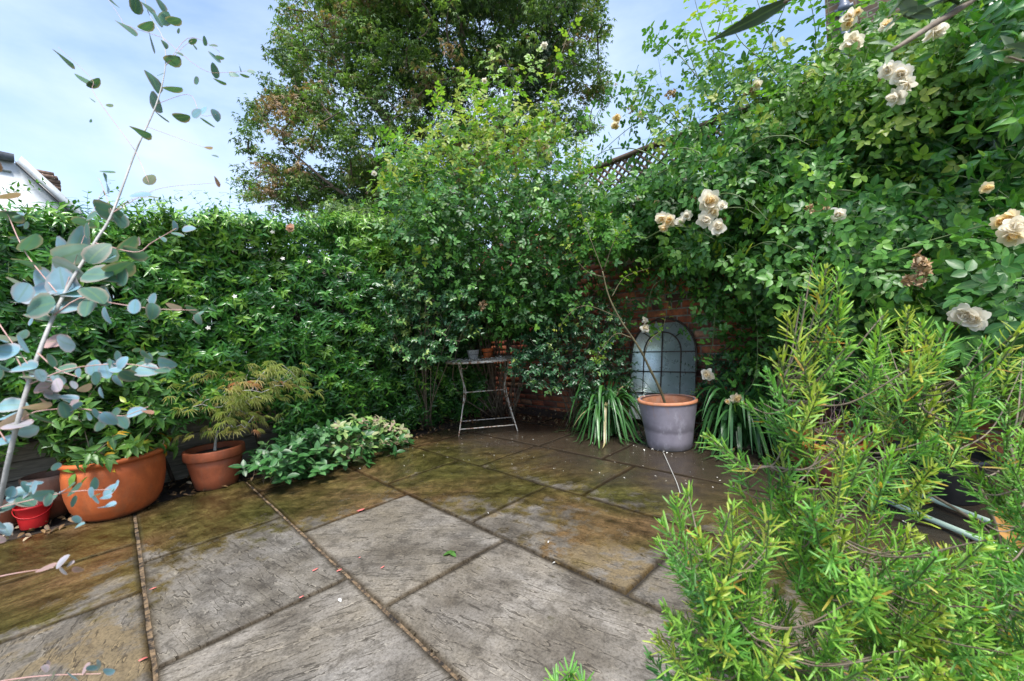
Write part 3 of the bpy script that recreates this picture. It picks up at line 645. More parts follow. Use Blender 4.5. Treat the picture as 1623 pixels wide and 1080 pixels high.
# ------------------------------------------------------------------ big tree beyond
def big_tree():
    D = 13.5; base = P(690, 480, D); base[2] = 0
    t = thing('deciduous_tree', 'huge broad tree with reddish-green crown and ivy-clad limbs behind the hedge', 'tree', base)
    lobes = [(455, 215, 75), (430, 290, 50), (480, 130, 60), (520, 55, 85), (600, 20, 100), (560, 150, 95), (545, 265, 90), (640, 130, 90), (700, 40, 110), (800, 20, 110), (880, 60, 80), (890, 150, 75), (800, 150, 90), (720, 190, 90), (620, 250, 80), (870, 190, 60), (500, 320, 48), (580, 330, 60), (700, 300, 80), (800, 260, 80), (600, -60, 110), (720, -110, 140), (830, -80, 120), (940, 140, 32), (895, 0, 60), (410, 215, 32), (660, 350, 60)]
    cl = []
    for (x, y, r) in lobes:
        n = int(r*r/46); a = rng.random(n)*6.283; q = np.sqrt(rng.random(n))*r; dz = rng.uniform(-1, 1, n)*r/F0*D*1.3
        cl.append(P(x+q*np.cos(a), y+q*np.sin(a), D+dz))
    C = np.concatenate(cl); f = fbm(C[:, 0]*.9+C[:, 1]*.6, C[:, 2]*1.1, 4, 3); C = C[f > .40]
    # leaves
    mb = MB(); n = 38; k = len(C); hue = fbm(C[:, 0]*.8+20, C[:, 2]*.8+C[:, 1]*.5, 9, 3)
    off = rnd_dir(k*n)*(.06+.26*rng.random((k*n, 1)))*np.array([1.3, 1.3, .55]); pos = np.repeat(C, n, 0)+off
    tint = np.clip(np.repeat((hue-.5)*2.4+.42+rng.normal(0, .12, k), n)+rng.normal(0, .14, k*n), 0, 1)
    d = nrm(off*[1, 1, .3]+rng.normal(0, .15, (k*n, 3))+[0, 0, -.06]); leaves(mb, T_SYC, pos, d, [0, 0, 1.]+rng.normal(0, .45, (k*n, 3)), rng.uniform(.10, .15, k*n), rng.uniform(.10, .14, k*n), .25, tint)
    part(mb, 'crown', G_TREE, t)
    # trunks and limbs
    trunks = [[(690, 620), (688, 470), (672, 330), (640, 230), (560, 120), (520, 40)], [(690, 620), (700, 400), (720, 280), (730, 120), (735, -60)], [(690, 620), (722, 380), (780, 240), (850, 120), (880, 20)], [(690, 620), (670, 420), (590, 340), (520, 290), (450, 230)]]
    mbt = MB(); nodes = []
    for i, tr in enumerate(trunks):
        pts = [P(x, y, D-.8*min(1, j/2)+(.35*(-1)**i)*min(1, j/2)) for j, (x, y) in enumerate(tr)]; pts[0] = base+[.1*i, 0, -.2]; pts = spline(pts, 22); r = np.linspace(.30, .04, 22)*(1 if i < 3 else .45); tube(mbt, pts, r, 10); nodes += list(pts[5:])
    sub = C[rng.permutation(len(C))[:int(len(C)*.55)]]
    for ln in connect(sub, nodes, .55): tube(mbt, ln, np.linspace(.032, .010, len(ln)), 4, cap=False)
    part(mbt, 'trunk', BARK, t)
    # ivy
    mb = MB(); nod = []
    for tr, a, b in ((trunks[0], 4, 14), (trunks[1], 4, 17), (trunks[2], 3, 19), (trunks[3], 3, 14)):
        pts = spline([P(x, y, D-1.2) for x, y in tr], 22)[a:b]; nod.append(spline(pts, 60))
    nod = np.concatenate(nod); n = 60; off = rnd_dir(len(nod)*n)*rng.uniform(.08, .36, (len(nod)*n, 1)); pos = np.repeat(nod, n, 0)+off
    leaves(mb, T_SYC, pos, nrm(off+[0, 0, -.3]), nrm(off)+[0, 0, .4], rng.uniform(.08, .12, len(pos)), .1, .2); part(mb, 'ivy', G_IVY, t)
big_tree()

# small trees whose tops just clear the hedge, to either side of the view
def back_shrub(px, py, r, D, label, mat=G_TREE, n=60):
    c = P(px, py, D); t = thing('garden_tree', label, 'tree', (c[0], c[1], 0)); rr = r/F0*D
    C = c+rnd_dir(n)*rng.random((n, 1))**.4*rr*[1, 1, .8]; m = 60; off = rnd_dir(n*m)*rng.uniform(.05, .3, (n*m, 1)); mb = MB()
    leaves(mb, T_SYC, np.repeat(C, m, 0)+off, nrm(off+[0, 0, -.2]), [0, 0, 1.]+rng.normal(0, .4, (n*m, 3)), rng.uniform(.08, .12, n*m), .09, .2, np.clip(rng.normal(.4, .2, n*m), 0, 1)); part(mb, 'crown', mat, t)
    mb = MB(); tube(mb, spline([[c[0], c[1], -.05], [c[0]+.1, c[1], c[2]*.5], c], 8), np.linspace(.09, .03, 8), 8)
    for ln in connect(C[:25], [c-[0, 0, rr*.7]], .3): tube(mb, ln, .012, 4, cap=False)
    part(mb, 'trunk', BARK, t)
back_shrub(545, 372, 60, 8.5, 'small rounded tree just clearing the hedge under the huge tree')
back_shrub(610, 390, 55, 8.0, 'bushy low tree top between the huge tree and the corner rose')

# ------------------------------------------------------------------ jasmine hedge
def flower(mb, c, r, nrmv, petals=5, tint=None):
    nrmv = nrm(nrmv); e1 = nrm(np.cross(nrmv, [.1, .2, 1.])); e2 = np.cross(nrmv, e1)
    for i in range(petals):
        a = i*6.283/petals; d = math.cos(a)*e1+math.sin(a)*e2; leaves(mb, T_OVAL, [c], [d+nrmv*.25], [nrmv], r, r*.55, .2, rng.random() if tint is None else tint)
def rose_bloom(c, r, mat, parent, label, nrmv=None, name='blossom', tint=.5, loose=0):
    r = r*rng.uniform(.76, .94); loose = rng.uniform(0, .3)
    c = np.asarray(c)+nrm(EYE-np.asarray(c))*.05
    """cupped bloom of overlapping petals in three whorls around a tight heart"""
    nv = nrm(np.array(nrmv if nrmv is not None else rng.normal(0, .38, 3)+nrm(EYE-np.asarray(c))+[0, 0, -.1])); e1 = nrm(np.cross(nv, [.1, .2, 1.])); e2 = np.cross(nv, e1); mb = MB()
    for th0, n, ln in ((.12, 4, .75), (.42, 5, .9), (.85, 6, 1.05), (1.3, 6, 1.15), (1.75, 5, 1.0)):
        a = np.arange(n)*6.283/n+rng.random()*6+rng.normal(0, .25, n); th = th0+rng.normal(0, .12+loose, n); rd = np.cos(a)[:, None]*e1+np.sin(a)[:, None]*e2
        d = nv*np.cos(th)[:, None]+rd*np.sin(th)[:, None]; up = nv*np.sin(th)[:, None]-rd*np.cos(th)[:, None]+rng.normal(0, .15, (n, 3))
        leaves(mb, T_ROUND, c-nv*r*.35+rd*r*.10, d, up, r*ln*1.05, r*ln*rng.uniform(.8, 1.05, n), rng.uniform(-.45, -.15, n)*(1 if th0 < 1.2 else -.6), np.clip(tint+.5*(.8-th0)*(tint > .2)+rng.normal(0, .08, n), 0, 1))
    o = part(mb, name, mat, parent, label=label); return o
def dead_cluster(c, r, parent):
    r = r*.72
    mb = MB(); n = 9
    for i in range(n):
        cc = c+rng.normal(0, r*.55, 3); m = 14; d = rnd_dir(m); leaves(mb, T_OVAL, cc+d*r*.08, d, rnd_dir(m), r*.42, r*.36, .9, np.clip(rng.normal(.5, .25, m), 0, 1))
    return part(mb, 'withered_blossom', G_DEADP, parent, label='brown withered rose cluster')

def hedge():
    t = thing('jasmine_hedge', 'dense glossy dark green jasmine hedge covering the whole left boundary', 'hedge', (.8, 4.1, 0))
    x0, x1 = -1.9, 3.35; fr = lambda x, z: 3.88+.17*(fbm(x*2.2, z*2.2, 21, 3)-.5)*2+.34*(fbm(x*6+z*1.5, z*8, 41, 2)-.5)-.12*np.sin(np.clip(z-.4, 0, 1.4)*2.2)+.5*np.clip(.42-z, 0, 1)
    top = lambda x: np.minimum(1.85+.125*(x+.4), 2.2)+.10*(fbm(x*4, x*0, 33, 3)-.5)*2
    mb = MB(); ms = MB()
    n = 5200; x = rng.uniform(x0, x1, n); z = .30+rng.random(n)**.85*(top(x)-.27); z = np.where(x > .95, z, np.maximum(z, .60+.12*rng.random(n)))
    low = (x > 1.0) & (rng.random(n) < .25); z = np.where(low, rng.random(n)*.6+.05, z); y = fr(x, z)+rng.random(n)**2*.22
    d = nrm(np.stack([rng.normal(0, .55, n), -1+rng.normal(0, .3, n), rng.normal(.25, .5, n)], -1)); ln = rng.uniform(.10, .22, n); bend = np.stack([0*x, 0*x, -.35-.2*rng.random(n)], -1)
    # top edge, growing up
    m = 1300; xt = rng.uniform(x0, x1, m); yt = rng.uniform(3.75, 4.45, m); zt = top(xt)-.06+.05*rng.random(m); dt = nrm(np.stack([rng.normal(0, .5, m), rng.normal(-.35, .5, m), rng.uniform(.4, 1.2, m)], -1))
    B = np.concatenate([np.stack([x, y, z], -1), np.stack([xt, yt, zt], -1)]); D_ = np.concatenate([d, dt]); ln = np.concatenate([ln, rng.uniform(.08, .22, m)]); bend = np.concatenate([bend, np.stack([0*xt, 0*xt, -.1+0*xt], -1)])
    Pp, T = shoots(B, D_, ln, bend, 6, .25); p_, dd, up = on_shoots(Pp, T, 'opp', 58, updrift=.7)
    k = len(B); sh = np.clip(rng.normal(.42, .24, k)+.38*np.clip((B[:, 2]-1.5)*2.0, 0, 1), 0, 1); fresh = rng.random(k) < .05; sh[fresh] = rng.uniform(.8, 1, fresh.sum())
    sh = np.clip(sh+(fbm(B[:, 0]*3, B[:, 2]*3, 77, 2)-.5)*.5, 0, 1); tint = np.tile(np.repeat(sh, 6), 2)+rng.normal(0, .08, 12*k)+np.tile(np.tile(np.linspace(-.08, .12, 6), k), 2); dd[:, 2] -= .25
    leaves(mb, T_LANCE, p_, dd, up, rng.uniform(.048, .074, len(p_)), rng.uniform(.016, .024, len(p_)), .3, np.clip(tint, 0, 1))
    stems(ms, B, D_, ln*1.0, bend, .0013)
    # inner leaves
    n = 13000; x = rng.uniform(x0, x1, n); z = .2+rng.random(n)**.75*(top(x)-.25); z = np.where(x > .95, z, np.maximum(z, .62)); y = fr(x, z)+.22+rng.random(n)*.38
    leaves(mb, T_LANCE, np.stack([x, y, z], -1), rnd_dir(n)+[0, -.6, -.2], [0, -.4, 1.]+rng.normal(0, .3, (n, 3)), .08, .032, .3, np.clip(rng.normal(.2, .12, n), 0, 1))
    # loose tendrils above
    tips = [(20, 300), (45, 285), (70, 300), (100, 310), (130, 315), (165, 300), (190, 312), (230, 318), (262, 312), (285, 303), (310, 318), (335, 308), (355, 318), (375, 300), (395, 290), (420, 310), (440, 325), (465, 335), (500, 340), (530, 338), (560, 345), (600, 340), (380, 275)]
    for (px, py) in tips:
        tip = AY(px+rng.normal(0, 4), py, 3.95+rng.uniform(-.05, .2)); b0 = tip.copy(); b0[2] = min(2.1, tip[2]-.12); b0[0] += rng.normal(0, .22); tip[2] += rng.normal(0, .03); L0 = np.linalg.norm(tip-b0)
        b_ = np.array([b0]); d0 = nrm(tip-b0)[None]; be = rng.normal(0, .12, (1, 3)); k = max(4, int(L0/.028)); Pp, T = shoots(b_, d0, [L0], be, k, .1); p_, dd, up = on_shoots(Pp, T, 'opp', 60)
        leaves(mb, T_LANCE, p_, dd, up, rng.uniform(.025, .045, len(p_)), .017, .2, np.clip(rng.normal(.8, .12, len(p_)), 0, 1)); stems(ms, b_, d0, [L0*1.15], be, .0016, 4, 8)
        if rng.random() < .35:
            q = tip+np.array([0, 0, .01]); cur = [q+.02*np.array([math.sin(s*1.3)*s*.5+.4*s, 0, s*.55-.03*s*s]) for s in np.linspace(0, 5, 14)]; tube(ms, cur, .0008, 3, cap=False)
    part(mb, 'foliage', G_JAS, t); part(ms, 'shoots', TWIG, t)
    # gnarled stems inside
    mb = MB()
    for x in np.linspace(-1.6, 3.1, 16):
        pts = spline([[x, 4.25, .0], [x+rng.normal(0, .1), 4.15, .5], [x+rng.normal(0, .25), 4.1, 1.1], [x+rng.normal(0, .3), 4.05, 1.65]], 12); tube(mb, pts, np.linspace(.014, .006, 12), 6)
    part(mb, 'stems', BARK, t)
    for px, py in ((845//2+10, 368), (448, 410), (432, 486), (490, 415), (330, 520), (372, 470)):
        c = AY(px, py, 3.66); mb = MB(); flower(mb, c, .018, [-.3, -1, .3]); part(mb, 'blossom', G_PETAL, t, label='tiny white jasmine flower')
    rose_bloom(AY(461, 362, 3.75), .035, G_PEACH, t, 'peach rose bloom at the top of the hedge')
hedge()

# ------------------------------------------------------------------ roses
def rose_shoots(mb, ms, B, D_, ln, bend, nl=5, size=(.07, .11), tint=None, tm=None, t0=.2):
    Pp, T = shoots(B, D_, ln, bend, nl, t0); p_, dd, up = on_shoots(Pp, T, 'spi', 62, updrift=.9); k = len(B)
    tt = np.repeat(tint, nl)+rng.normal(0, .09, k*nl)+np.tile(np.linspace(-.05, .12, nl), k); L_ = rng.uniform(size[0], size[1], k*nl); sel = rng.random(k*nl) < .6
    for tm_, s in ((T_ROSE5, sel), (T_ROSE3, ~sel)): leaves(mb, tm_, p_[s], dd[s]+[0, 0, .05], up[s]+rng.normal(0, .2, (s.sum(), 3)), L_[s], L_[s], .22, np.clip(tt[s], 0, 1))
    stems(ms, B, D_, ln, bend, .0017)

def cane(mb, ms, mc, pts, r0=.006, leafsize=(.08, .12), tint=.6, n=None, start=.15):
    pl = spline(pts, 30); tube(mc, pl, np.linspace(r0, r0*.3, 30), 5); L_ = np.linalg.norm(np.diff(pl, axis=0), axis=1).sum(); k = n or int(L_/.06)
    idx = np.linspace(start*29, 28.9, k); i = idx.astype(int); f = (idx-i)[:, None]; b = pl[i]*(1-f)+pl[i+1]*f; T = nrm(pl[i+1]-pl[i]); p_, dd, up = on_shoots(b[:, None], T[:, None], 'spi', 65, phi0=(np.arange(k)*2.4)[:, None], updrift=.8)
    s = rng.random(k) < .65; z = rng.uniform(leafsize[0], leafsize[1], k); tt = np.clip(tint+np.linspace(-.1, .25, k)+rng.normal(0, .08, k), 0, 1)
    for tm_, q in ((T_ROSE5, s), (T_ROSE3, ~s)): leaves(mb, tm_, p_[q], dd[q], up[q]+rng.normal(0, .2, (q.sum(), 3)), z[q], z[q], .25, tt[q])

def corner_rose():
    base = np.array([3.35, 3.75, 0.]); t = thing('climbing_rose', 'tall arching rose bush in the corner above the bistro table, lime-green shoots on top', 'rose bush', base)
    mb = MB(); my = MB(); ms = MB(); mc = MB()
    poly = [(610, 290), (635, 235), (690, 205), (740, 165), (785, 150), (830, 195), (865, 170), (905, 210), (925, 270), (950, 330), (930, 420), (900, 500), (830, 520), (760, 520), (690, 470), (640, 380), (610, 330)]
    q = np.concatenate([sample(poly, 1900), sample([(640, 340), (700, 300), (900, 300), (950, 340), (930, 430), (900, 500), (830, 530), (760, 530), (690, 470)], 600)]); D_ = rng.uniform(3.7, 4.9, len(q))-.35*np.sin(np.clip((q[:, 1]-130)/380, 0, 1)*3.1); B = P(q[:, 0], q[:, 1], D_)
    B = B[(B[:, 0] < XW-.06)|(B[:, 2] > 2.9)]; k = len(B); d = nrm(np.stack([rng.normal(-.3, .6, k), rng.normal(-.4, .6, k), rng.normal(.45, .5, k)], -1)); ln = rng.uniform(.12, .3, k); bend = np.stack([0*ln, 0*ln, -.25+0*ln], -1)
    hgt = np.clip((B[:, 2]-1.7)/1.2, 0, 1); s = B[:, 2]+rng.normal(0, .28, k) > 2.3
    keep = (~s) | (rng.random(k) < .62); B, d, ln, bend, hgt, s = B[keep], d[keep], ln[keep], bend[keep], hgt[keep], s[keep]
    hol = fbm(B[:, 0]*5+B[:, 1]*5, B[:, 2]*6, 51, 2) > np.where(s, .44, .40); B, d, ln, bend, hgt, s = B[hol], d[hol], ln[hol], bend[hol], hgt[hol], s[hol]
    rose_shoots(mb, ms, B[~s], d[~s], ln[~s], bend[~s], 4, (.09, .13), np.clip(rng.normal(.36, .18, (~s).sum()), 0, 1))
    rose_shoots(my, ms, B[s], d[s], ln[s], bend[s]*.3, 4, (.095, .135), np.clip(.50+.35*hgt[s]+rng.normal(0, .2, s.sum()), 0, 1))
    D0 = 4.25
    for pts in ([(800, 420), (850, 260), (870, 150), (903, 45)], [(780, 420), (800, 230), (790, 130), (775, 90)], [(740, 420), (720, 260), (700, 190), (690, 140)], [(700, 420), (660, 260), (625, 215), (600, 225)], [(760, 400), (770, 200), (830, 130), (850, 90)], [(820, 420), (880, 280), (880, 200), (870, 120)], [(830, 400), (905, 300), (930, 230)], [(720, 400), (640, 300), (610, 290)], [(790, 380), (820, 200), (760, 150), (735, 130)]):
        p3 = [base+[rng.normal(0, .06), rng.normal(0, .06), 0]]+[P(x, y, D0+rng.normal(0, .12)) for x, y in pts]; cane(my, ms, mc, p3, .007, (.11, .15), .62, n=30, start=.45)
    for i in range(26):
        q = P(rng.uniform(640, 900), rng.uniform(220, 480), rng.uniform(3.9, 4.7)); m_ = (base+q)/2+rng.normal(0, .2, 3); tube(mc, spline([base+rng.normal(0, .05, 3)*[1, 1, 0], m_, q], 12), np.linspace(.009, .003, 12), 5)
    part(mb, 'foliage', G_ROSE, t); part(my, 'young_foliage', G_ROSEY, t); part(ms, 'twigs', TWIG, t); part(mc, 'canes', TWIGB, t)
    for px, py, r, tn in ((853, 226, .05, .35), (864, 235, .045, .7), (870, 245, .03, .1), (717, 300, .045, .1), (768, 128, .025, .1), (863, 73, .03, .05), (712, 246, .025, .0), (593, 275, .025, .0), (905, 375, .05, .55), (668, 285, .02, .0)):
        rose_bloom(P(px, py, 3.75), r, G_ROSEP, t, 'creamy white rose bloom', tint=tn)
    dead_cluster(P(765, 483, 3.6), .05, t)
    return t
corner_rose()

def wall_rose():
    base = np.array([3.72, 1.0, 0.]); t = thing('rambling_rose', 'big rambling rose with cream blooms smothering the brick wall and trellis', 'rose bush', base)
    mb = MB(); my = MB(); ms = MB(); mc = MB()
    mo = MB()
    def fill(poly, n, xr, size, tint, yl=False, up=.25, nl=5):
        q = sample(poly, n); h_ = fbm(q[:, 0]/42, q[:, 1]/34, 61, 3); xs = xr[0]+(xr[1]-xr[0])*np.clip(rng.random(n)*.75+(.55-h_)*2.2+.12, 0, 1); B = AX(q[:, 0], q[:, 1], xs); k = n
        d = nrm(np.stack([rng.normal(-.75, .4, k), rng.normal(-.1, .6, k), rng.normal(up, .45, k)], -1)); ln = rng.uniform(.12, .28, k); bend = np.stack([0*ln, 0*ln, -.3+0*ln], -1)
        rose_shoots(my if yl else mb, ms, B, d, ln, bend, nl, size, np.clip(rng.normal(tint, .16, k), 0, 1))
    fill([(935, 330), (1000, 290), (1060, 270), (1100, 215), (1200, 210), (1300, 220), (1400, 250), (1480, 330), (1500, 480), (1400, 500), (1300, 480), (1240, 470), (1180, 440), (1100, 420), (1040, 400), (960, 400), (940, 370)], 1500, (3.1, 3.92), (.095, .15), .46)
    fill([(1240, 320), (1480, 330), (1640, 420), (1640, 520), (1560, 560), (1440, 540), (1300, 500), (1250, 430)], 260, (2.7, 3.6), (.11, .155), .46)
    fill([(1230, 430), (1300, 470), (1500, 540), (1650, 560), (1650, 650), (1400, 640), (1270, 560), (1210, 500)], 300, (3.4, 3.92), (.10, .135), .32)
    fill([(960, 165), (1040, 110), (1120, 90), (1200, 100), (1280, 130), (1300, 230), (1180, 240), (1100, 250), (1040, 250), (1030, 200)], 85, (3.4, 4.0), (.11, .16), .5, True)
    fill([(1180, 160), (1300, 120), (1450, 90), (1600, 30), (1640, 60), (1640, 160), (1500, 190), (1400, 250), (1250, 260)], 620, (3.1, 3.9), (.09, .135), .56, True)
    fill([(1000, 395), (1100, 415), (1230, 440), (1240, 500), (1130, 480), (1100, 470), (1060, 440)], 75, (3.6, 3.92), (.09, .13), .45)
    fill([(1550, 480), (1640, 440), (1640, 600), (1580, 560)], 40, (2.5, 3.0), (.14, .18), .4)
    fill([(1115, 440), (1260, 440), (1270, 640), (1190, 620), (1140, 560), (1110, 500)], 110, (3.6, 3.92), (.09, .13), .42)
    fill([(930, 290), (1010, 300), (1060, 330), (1040, 400), (940, 390)], 55, (3.4, 3.95), (.10, .14), .5)
    fill([(940, 385), (1100, 400), (1090, 450), (1000, 500), (945, 480)], 60, (3.6, 3.93), (.08, .12), .45)
    fill([(1290, 110), (1360, 40), (1480, 10), (1600, -20), (1600, 60), (1450, 110)], 130, (3.1, 3.8), (.09, .13), .55, True)
    A = [([(1230, 300), (1185, 200), (1149, 116), (1118, 58), (1096, -20)], 3.55, .55), ([(1280, 330), (1256, 209), (1238, 111), (1212, 36), (1190, -30)], 3.5, .5), ([(1330, 300), (1296, 125), (1292, 45), (1279, -25)], 3.55, .5),
         ([(1350, 260), (1323, 89), (1308, -20)], 3.55, .45), ([(1240, 280), (1149, 178), (1078, 89), (1047, 62), (1027, 60)], 3.6, .5), ([(1180, 280), (1100, 215), (1030, 150), (985, 148), (950, 175), (935, 215)], 3.75, .5),
         ([(1120, 260), (1050, 190), (1010, 195), (960, 235), (935, 262)], 3.75, .45), ([(1200, 260), (1120, 150), (1090, 75), (1085, 35)], 3.7, .55), ([(1290, 260), (1240, 130), (1170, 60), (1150, -10)], 3.45, .55),
         ([(1380, 300), (1340, 160), (1350, 60), (1370, -10)], 3.4, .5), ([(1230, 280), (1200, 120), (1240, 20), (1260, -30)], 3.6, .55), ([(1160, 240), (1130, 120), (1140, 40), (1160, -20)], 3.7, .6),
         ([(1420, 330), (1395, 210), (1385, 140)], 3.2, .5), ([(1220, 440), (1190, 440), (1200, 520), (1196, 600), (1165, 640)], 3.3, .45), ([(1150, 440), (1135, 480), (1130, 540), (1118, 585)], 3.4, .5), ([(1060, 440), (1035, 455), (1025, 500), (1020, 520)], 3.45, .5),
         ([(1300, 450), (1350, 420), (1480, 380), (1623, 340)], 2.7, .5), ([(1330, 430), (1450, 430), (1550, 440), (1640, 470)], 2.7, .45), ([(1100, 400), (1000, 390), (930, 400), (900, 380)], 3.5, .5)]
    for i in range(26):
        x_, y_ = rng.uniform(1000, 1560), rng.uniform(230, 430); a_ = rng.uniform(-.6, .5)+(math.pi if rng.random() < .4 else 0); l_ = rng.uniform(70, 150)
        A.append(([(x_+l_*q*math.cos(a_), y_-l_*q*math.sin(a_)*abs(math.cos(a_))-22*math.sin(q*3.14)+14*q) for q in (0, .35, .7, 1)], rng.uniform(2.9, 3.25), rng.uniform(.35, .7)))
    for i, (pts, x, tn) in enumerate(A):
        p3 = [AX(px, py, x+(.0 if j else .12)) for j, (px, py) in enumerate(pts)]; cane(my if tn > .5 else mb, ms, mc, p3, .006, (.11, .155), tn, start=.05)
    for i in range(16):
        q = AX(rng.uniform(1130, 1500), rng.uniform(250, 400), rng.uniform(3.6, 3.9)); b0 = base+[.12+rng.normal(0, .03), rng.normal(0, .15), 0]; tube(mo, spline([b0, [3.9, b0[1]+rng.normal(0, .1), .6], [3.88, (b0[1]*.4+q[1]*.6)+rng.normal(0, .15), 1.2], q], 16), np.linspace(.008, .003, 16), 6)
    part(mb, 'foliage', G_ROSE, t); part(my, 'young_foliage', G_ROSEY, t); part(ms, 'twigs', TWIG, t); part(mc, 'canes', TWIG, t); part(mo, 'old_canes', BARK, t)
    for px, py, r, tn, x in ((1125, 318, .072, .4, 2.85), (1119, 348, .062, .05, 2.85), (1138, 360, .058, .1, 2.85), (1130, 336, .05, .3, 2.88), (1145, 325, .03, .0, 2.85), (1048, 347, .05, .55, 2.95), (1060, 350, .045, .7, 2.95), (1052, 362, .04, .8, 2.95), (1088, 342, .04, .05, 2.95), (1078, 352, .035, .0, 2.95), (1408, 110, .045, .1, 2.75), (1428, 118, .05, .0, 2.75), (1435, 135, .04, .05, 2.75), (1418, 155, .045, .1, 2.75), (1349, 69, .055, .2, 3.1), (1345, 27, .045, .25, 3.2), (1345, 38, .035, .9, 3.2), (1360, 18, .025, .9, 3.2), (1405, 38, .035, .6, 3.1), (1486, 48, .05, .1, 2.8), (1611, 358, .042, .2, 2.45), (1604, 376, .040, .7, 2.45), (1598, 347, .032, .95, 2.5), (1586, 352, .03, .95, 2.5), (1528, 500, .045, .0, 2.4), (1543, 507, .04, .05, 2.4), (978, 188, .045, .85, 3.6), (975, 200, .04, .8, 3.6), (1016, 182, .035, .8, 3.6), (1021, 508, .035, .0, 3.35), (1023, 520, .045, .3, 3.35), (1121, 594, .055, .35, 3.3), (1168, 632, .04, .8, 3.25), (1153, 637, .025, .8, 3.25), (1328, 341, .04, .0, 2.65), (1014, 313, .03, .8, 3.4), (1040, 322, .03, .9, 3.35), (960, 345, .03, .7, 3.5), (1200, 135, .035, .4, 3.4), (1085, 280, .035, .1, 3.3), (1565, 298, .022, .95, 2.6)):
        rose_bloom(AX(px, py, x), r, G_ROSEP, t, 'cream-yellow rose bloom' if tn > .5 else 'creamy white rose bloom', tint=tn)
    for px, py, r, x in ((1301, 334, .055, 2.7), (1460, 428, .07, 2.45), (1187, 140, .05, 3.4), (1100, 318, .035, 3.2), (1520, 512, .035, 2.65), (1062, 150, .05, 3.6), (1152, 345, .03, 3.1), (1410, 120, .04, 2.95), (1000, 175, .04, 3.6)): dead_cluster(AX(px, py, x), r, t)
    return t
wall_rose()

def wall_jasmine():
    base = np.array([3.85, -.9, 0.]); t = thing('climbing_jasmine', 'glossy pointed-leaved climber over the trellis at the far right', 'climber', base); mb = MB(); ms = MB(); mc = MB()
    def fill(poly, n, xr):
        q = sample(poly, n); B = AX(q[:, 0], q[:, 1], rng.uniform(xr[0], xr[1], n)); d = nrm(np.stack([rng.normal(-.8, .4, n), rng.normal(0, .6, n), rng.normal(-.1, .5, n)], -1)); ln = rng.uniform(.12, .24, n); be = np.stack([0*ln, 0*ln, -.4+0*ln], -1)
        Pp, T = shoots(B, d, ln, be, 5, .2); p_, dd, up = on_shoots(Pp, T, 'opp', 55); sh = np.clip(rng.normal(.66, .22, n), 0, 1); leaves(mb, T_LANCE, p_, dd+[0, 0, -.15], up, rng.uniform(.055, .085, len(p_)), rng.uniform(.024, .034, len(p_)), .3, np.clip(np.tile(np.repeat(sh, 5), 2)+rng.normal(0, .07, len(p_)), 0, 1)); stems(ms, B, d, ln, be, .0015)
    fill([(1400, 200), (1480, 180), (1560, 110), (1650, 60), (1660, 440), (1560, 430), (1480, 400), (1420, 330), (1380, 260)], 1000, (3.3, 3.95))
    fill([(1480, -30), (1660, -30), (1660, 120), (1540, 110)], 300, (3.3, 3.95))
    fill([(1560, -20), (1650, -20), (1650, 330), (1610, 300)], 60, (2.7, 3.0))
    for i in range(16):
        q = AX(rng.uniform(1430, 1640), rng.uniform(60, 400), 3.85); tube(mc, spline([base+[0, rng.normal(0, .25), 0], (base+q)/2+rng.normal(0, .1, 3)*[.3, 1, 1], q], 10), np.linspace(.009, .004, 10), 5)
    part(mb, 'foliage', G_JAS, t); part(ms, 'shoots', TWIG, t); part(mc, 'stems', BARK, t)
wall_jasmine()

# ------------------------------------------------------------------ small-leaved shrubs flanking the table
def sprays(name, label, base, poly, n, dr, mat=G_SMALL, leafL=(.026, .038), cat='shrub', tint=.4, outw=(-.7, -.5, .05), xmode=None, woody=18, npairs=7, cut=None):
    t = thing(name, label, cat, base); mb = MB(); ms = MB(); mc = MB(); q = sample(poly, n); B = P(q[:, 0], q[:, 1], rng.uniform(dr[0], dr[1], n))
    if cut: B = B[cut(B)]
    n = len(B); d = nrm(np.asarray(outw)+rng.normal(0, .5, (n, 3))*[1, 1, .45]); ln = rng.uniform(.10, .24, n); be = np.stack([0*ln, 0*ln, rng.normal(-.05, .1, n)], -1)
    Pp, T = shoots(B, d, ln, be, npairs, .1); p_, dd, up = on_shoots(Pp, T, 'opp', 60, updrift=1.2); L_ = rng.uniform(leafL[0], leafL[1], len(p_)); sh = np.clip(rng.normal(tint, .2, n), 0, 1)
    leaves(mb, T_LOW2, p_, dd, up, L_, L_*.55, .1, np.clip(np.tile(np.repeat(sh, npairs)+np.tile(np.linspace(-.1, .25, npairs), n), 2), 0, 1)); stems(ms, B, d, ln, be, .0011)
    sub = B[rng.permutation(n)[:n//3]]
    b0 = np.asarray(base, float)
    for ln_ in connect(sub, [b0, b0+[0, 0, .15]], .12): tube(mc, ln_, .0022, 4, cap=False)
    for i in range(woody):
        e = sub[i % len(sub)]; tube(mc, spline([b0+rng.normal(0, .04, 3)*[1, 1, 0], (b0+e)/2+[0, 0, .1], e], 10), np.linspace(.006, .002, 10), 5)
    part(mb, 'foliage', mat, t); part(ms, 'twigs', TWIG, t); part(mc, 'branches', TWIGB, t)
ok = lambda B: (B[:, 0] < XW-.05)
sprays('small_leaved_shrub', 'layered shrub of tiny dark leaves to the right of the bistro table', (3.45, 2.62, 0), [(812, 575), (850, 520), (880, 480), (930, 470), (985, 490), (995, 560), (985, 620), (940, 640), (900, 615), (850, 608), (800, 598)], 520, (3.75, 4.3), cut=ok)
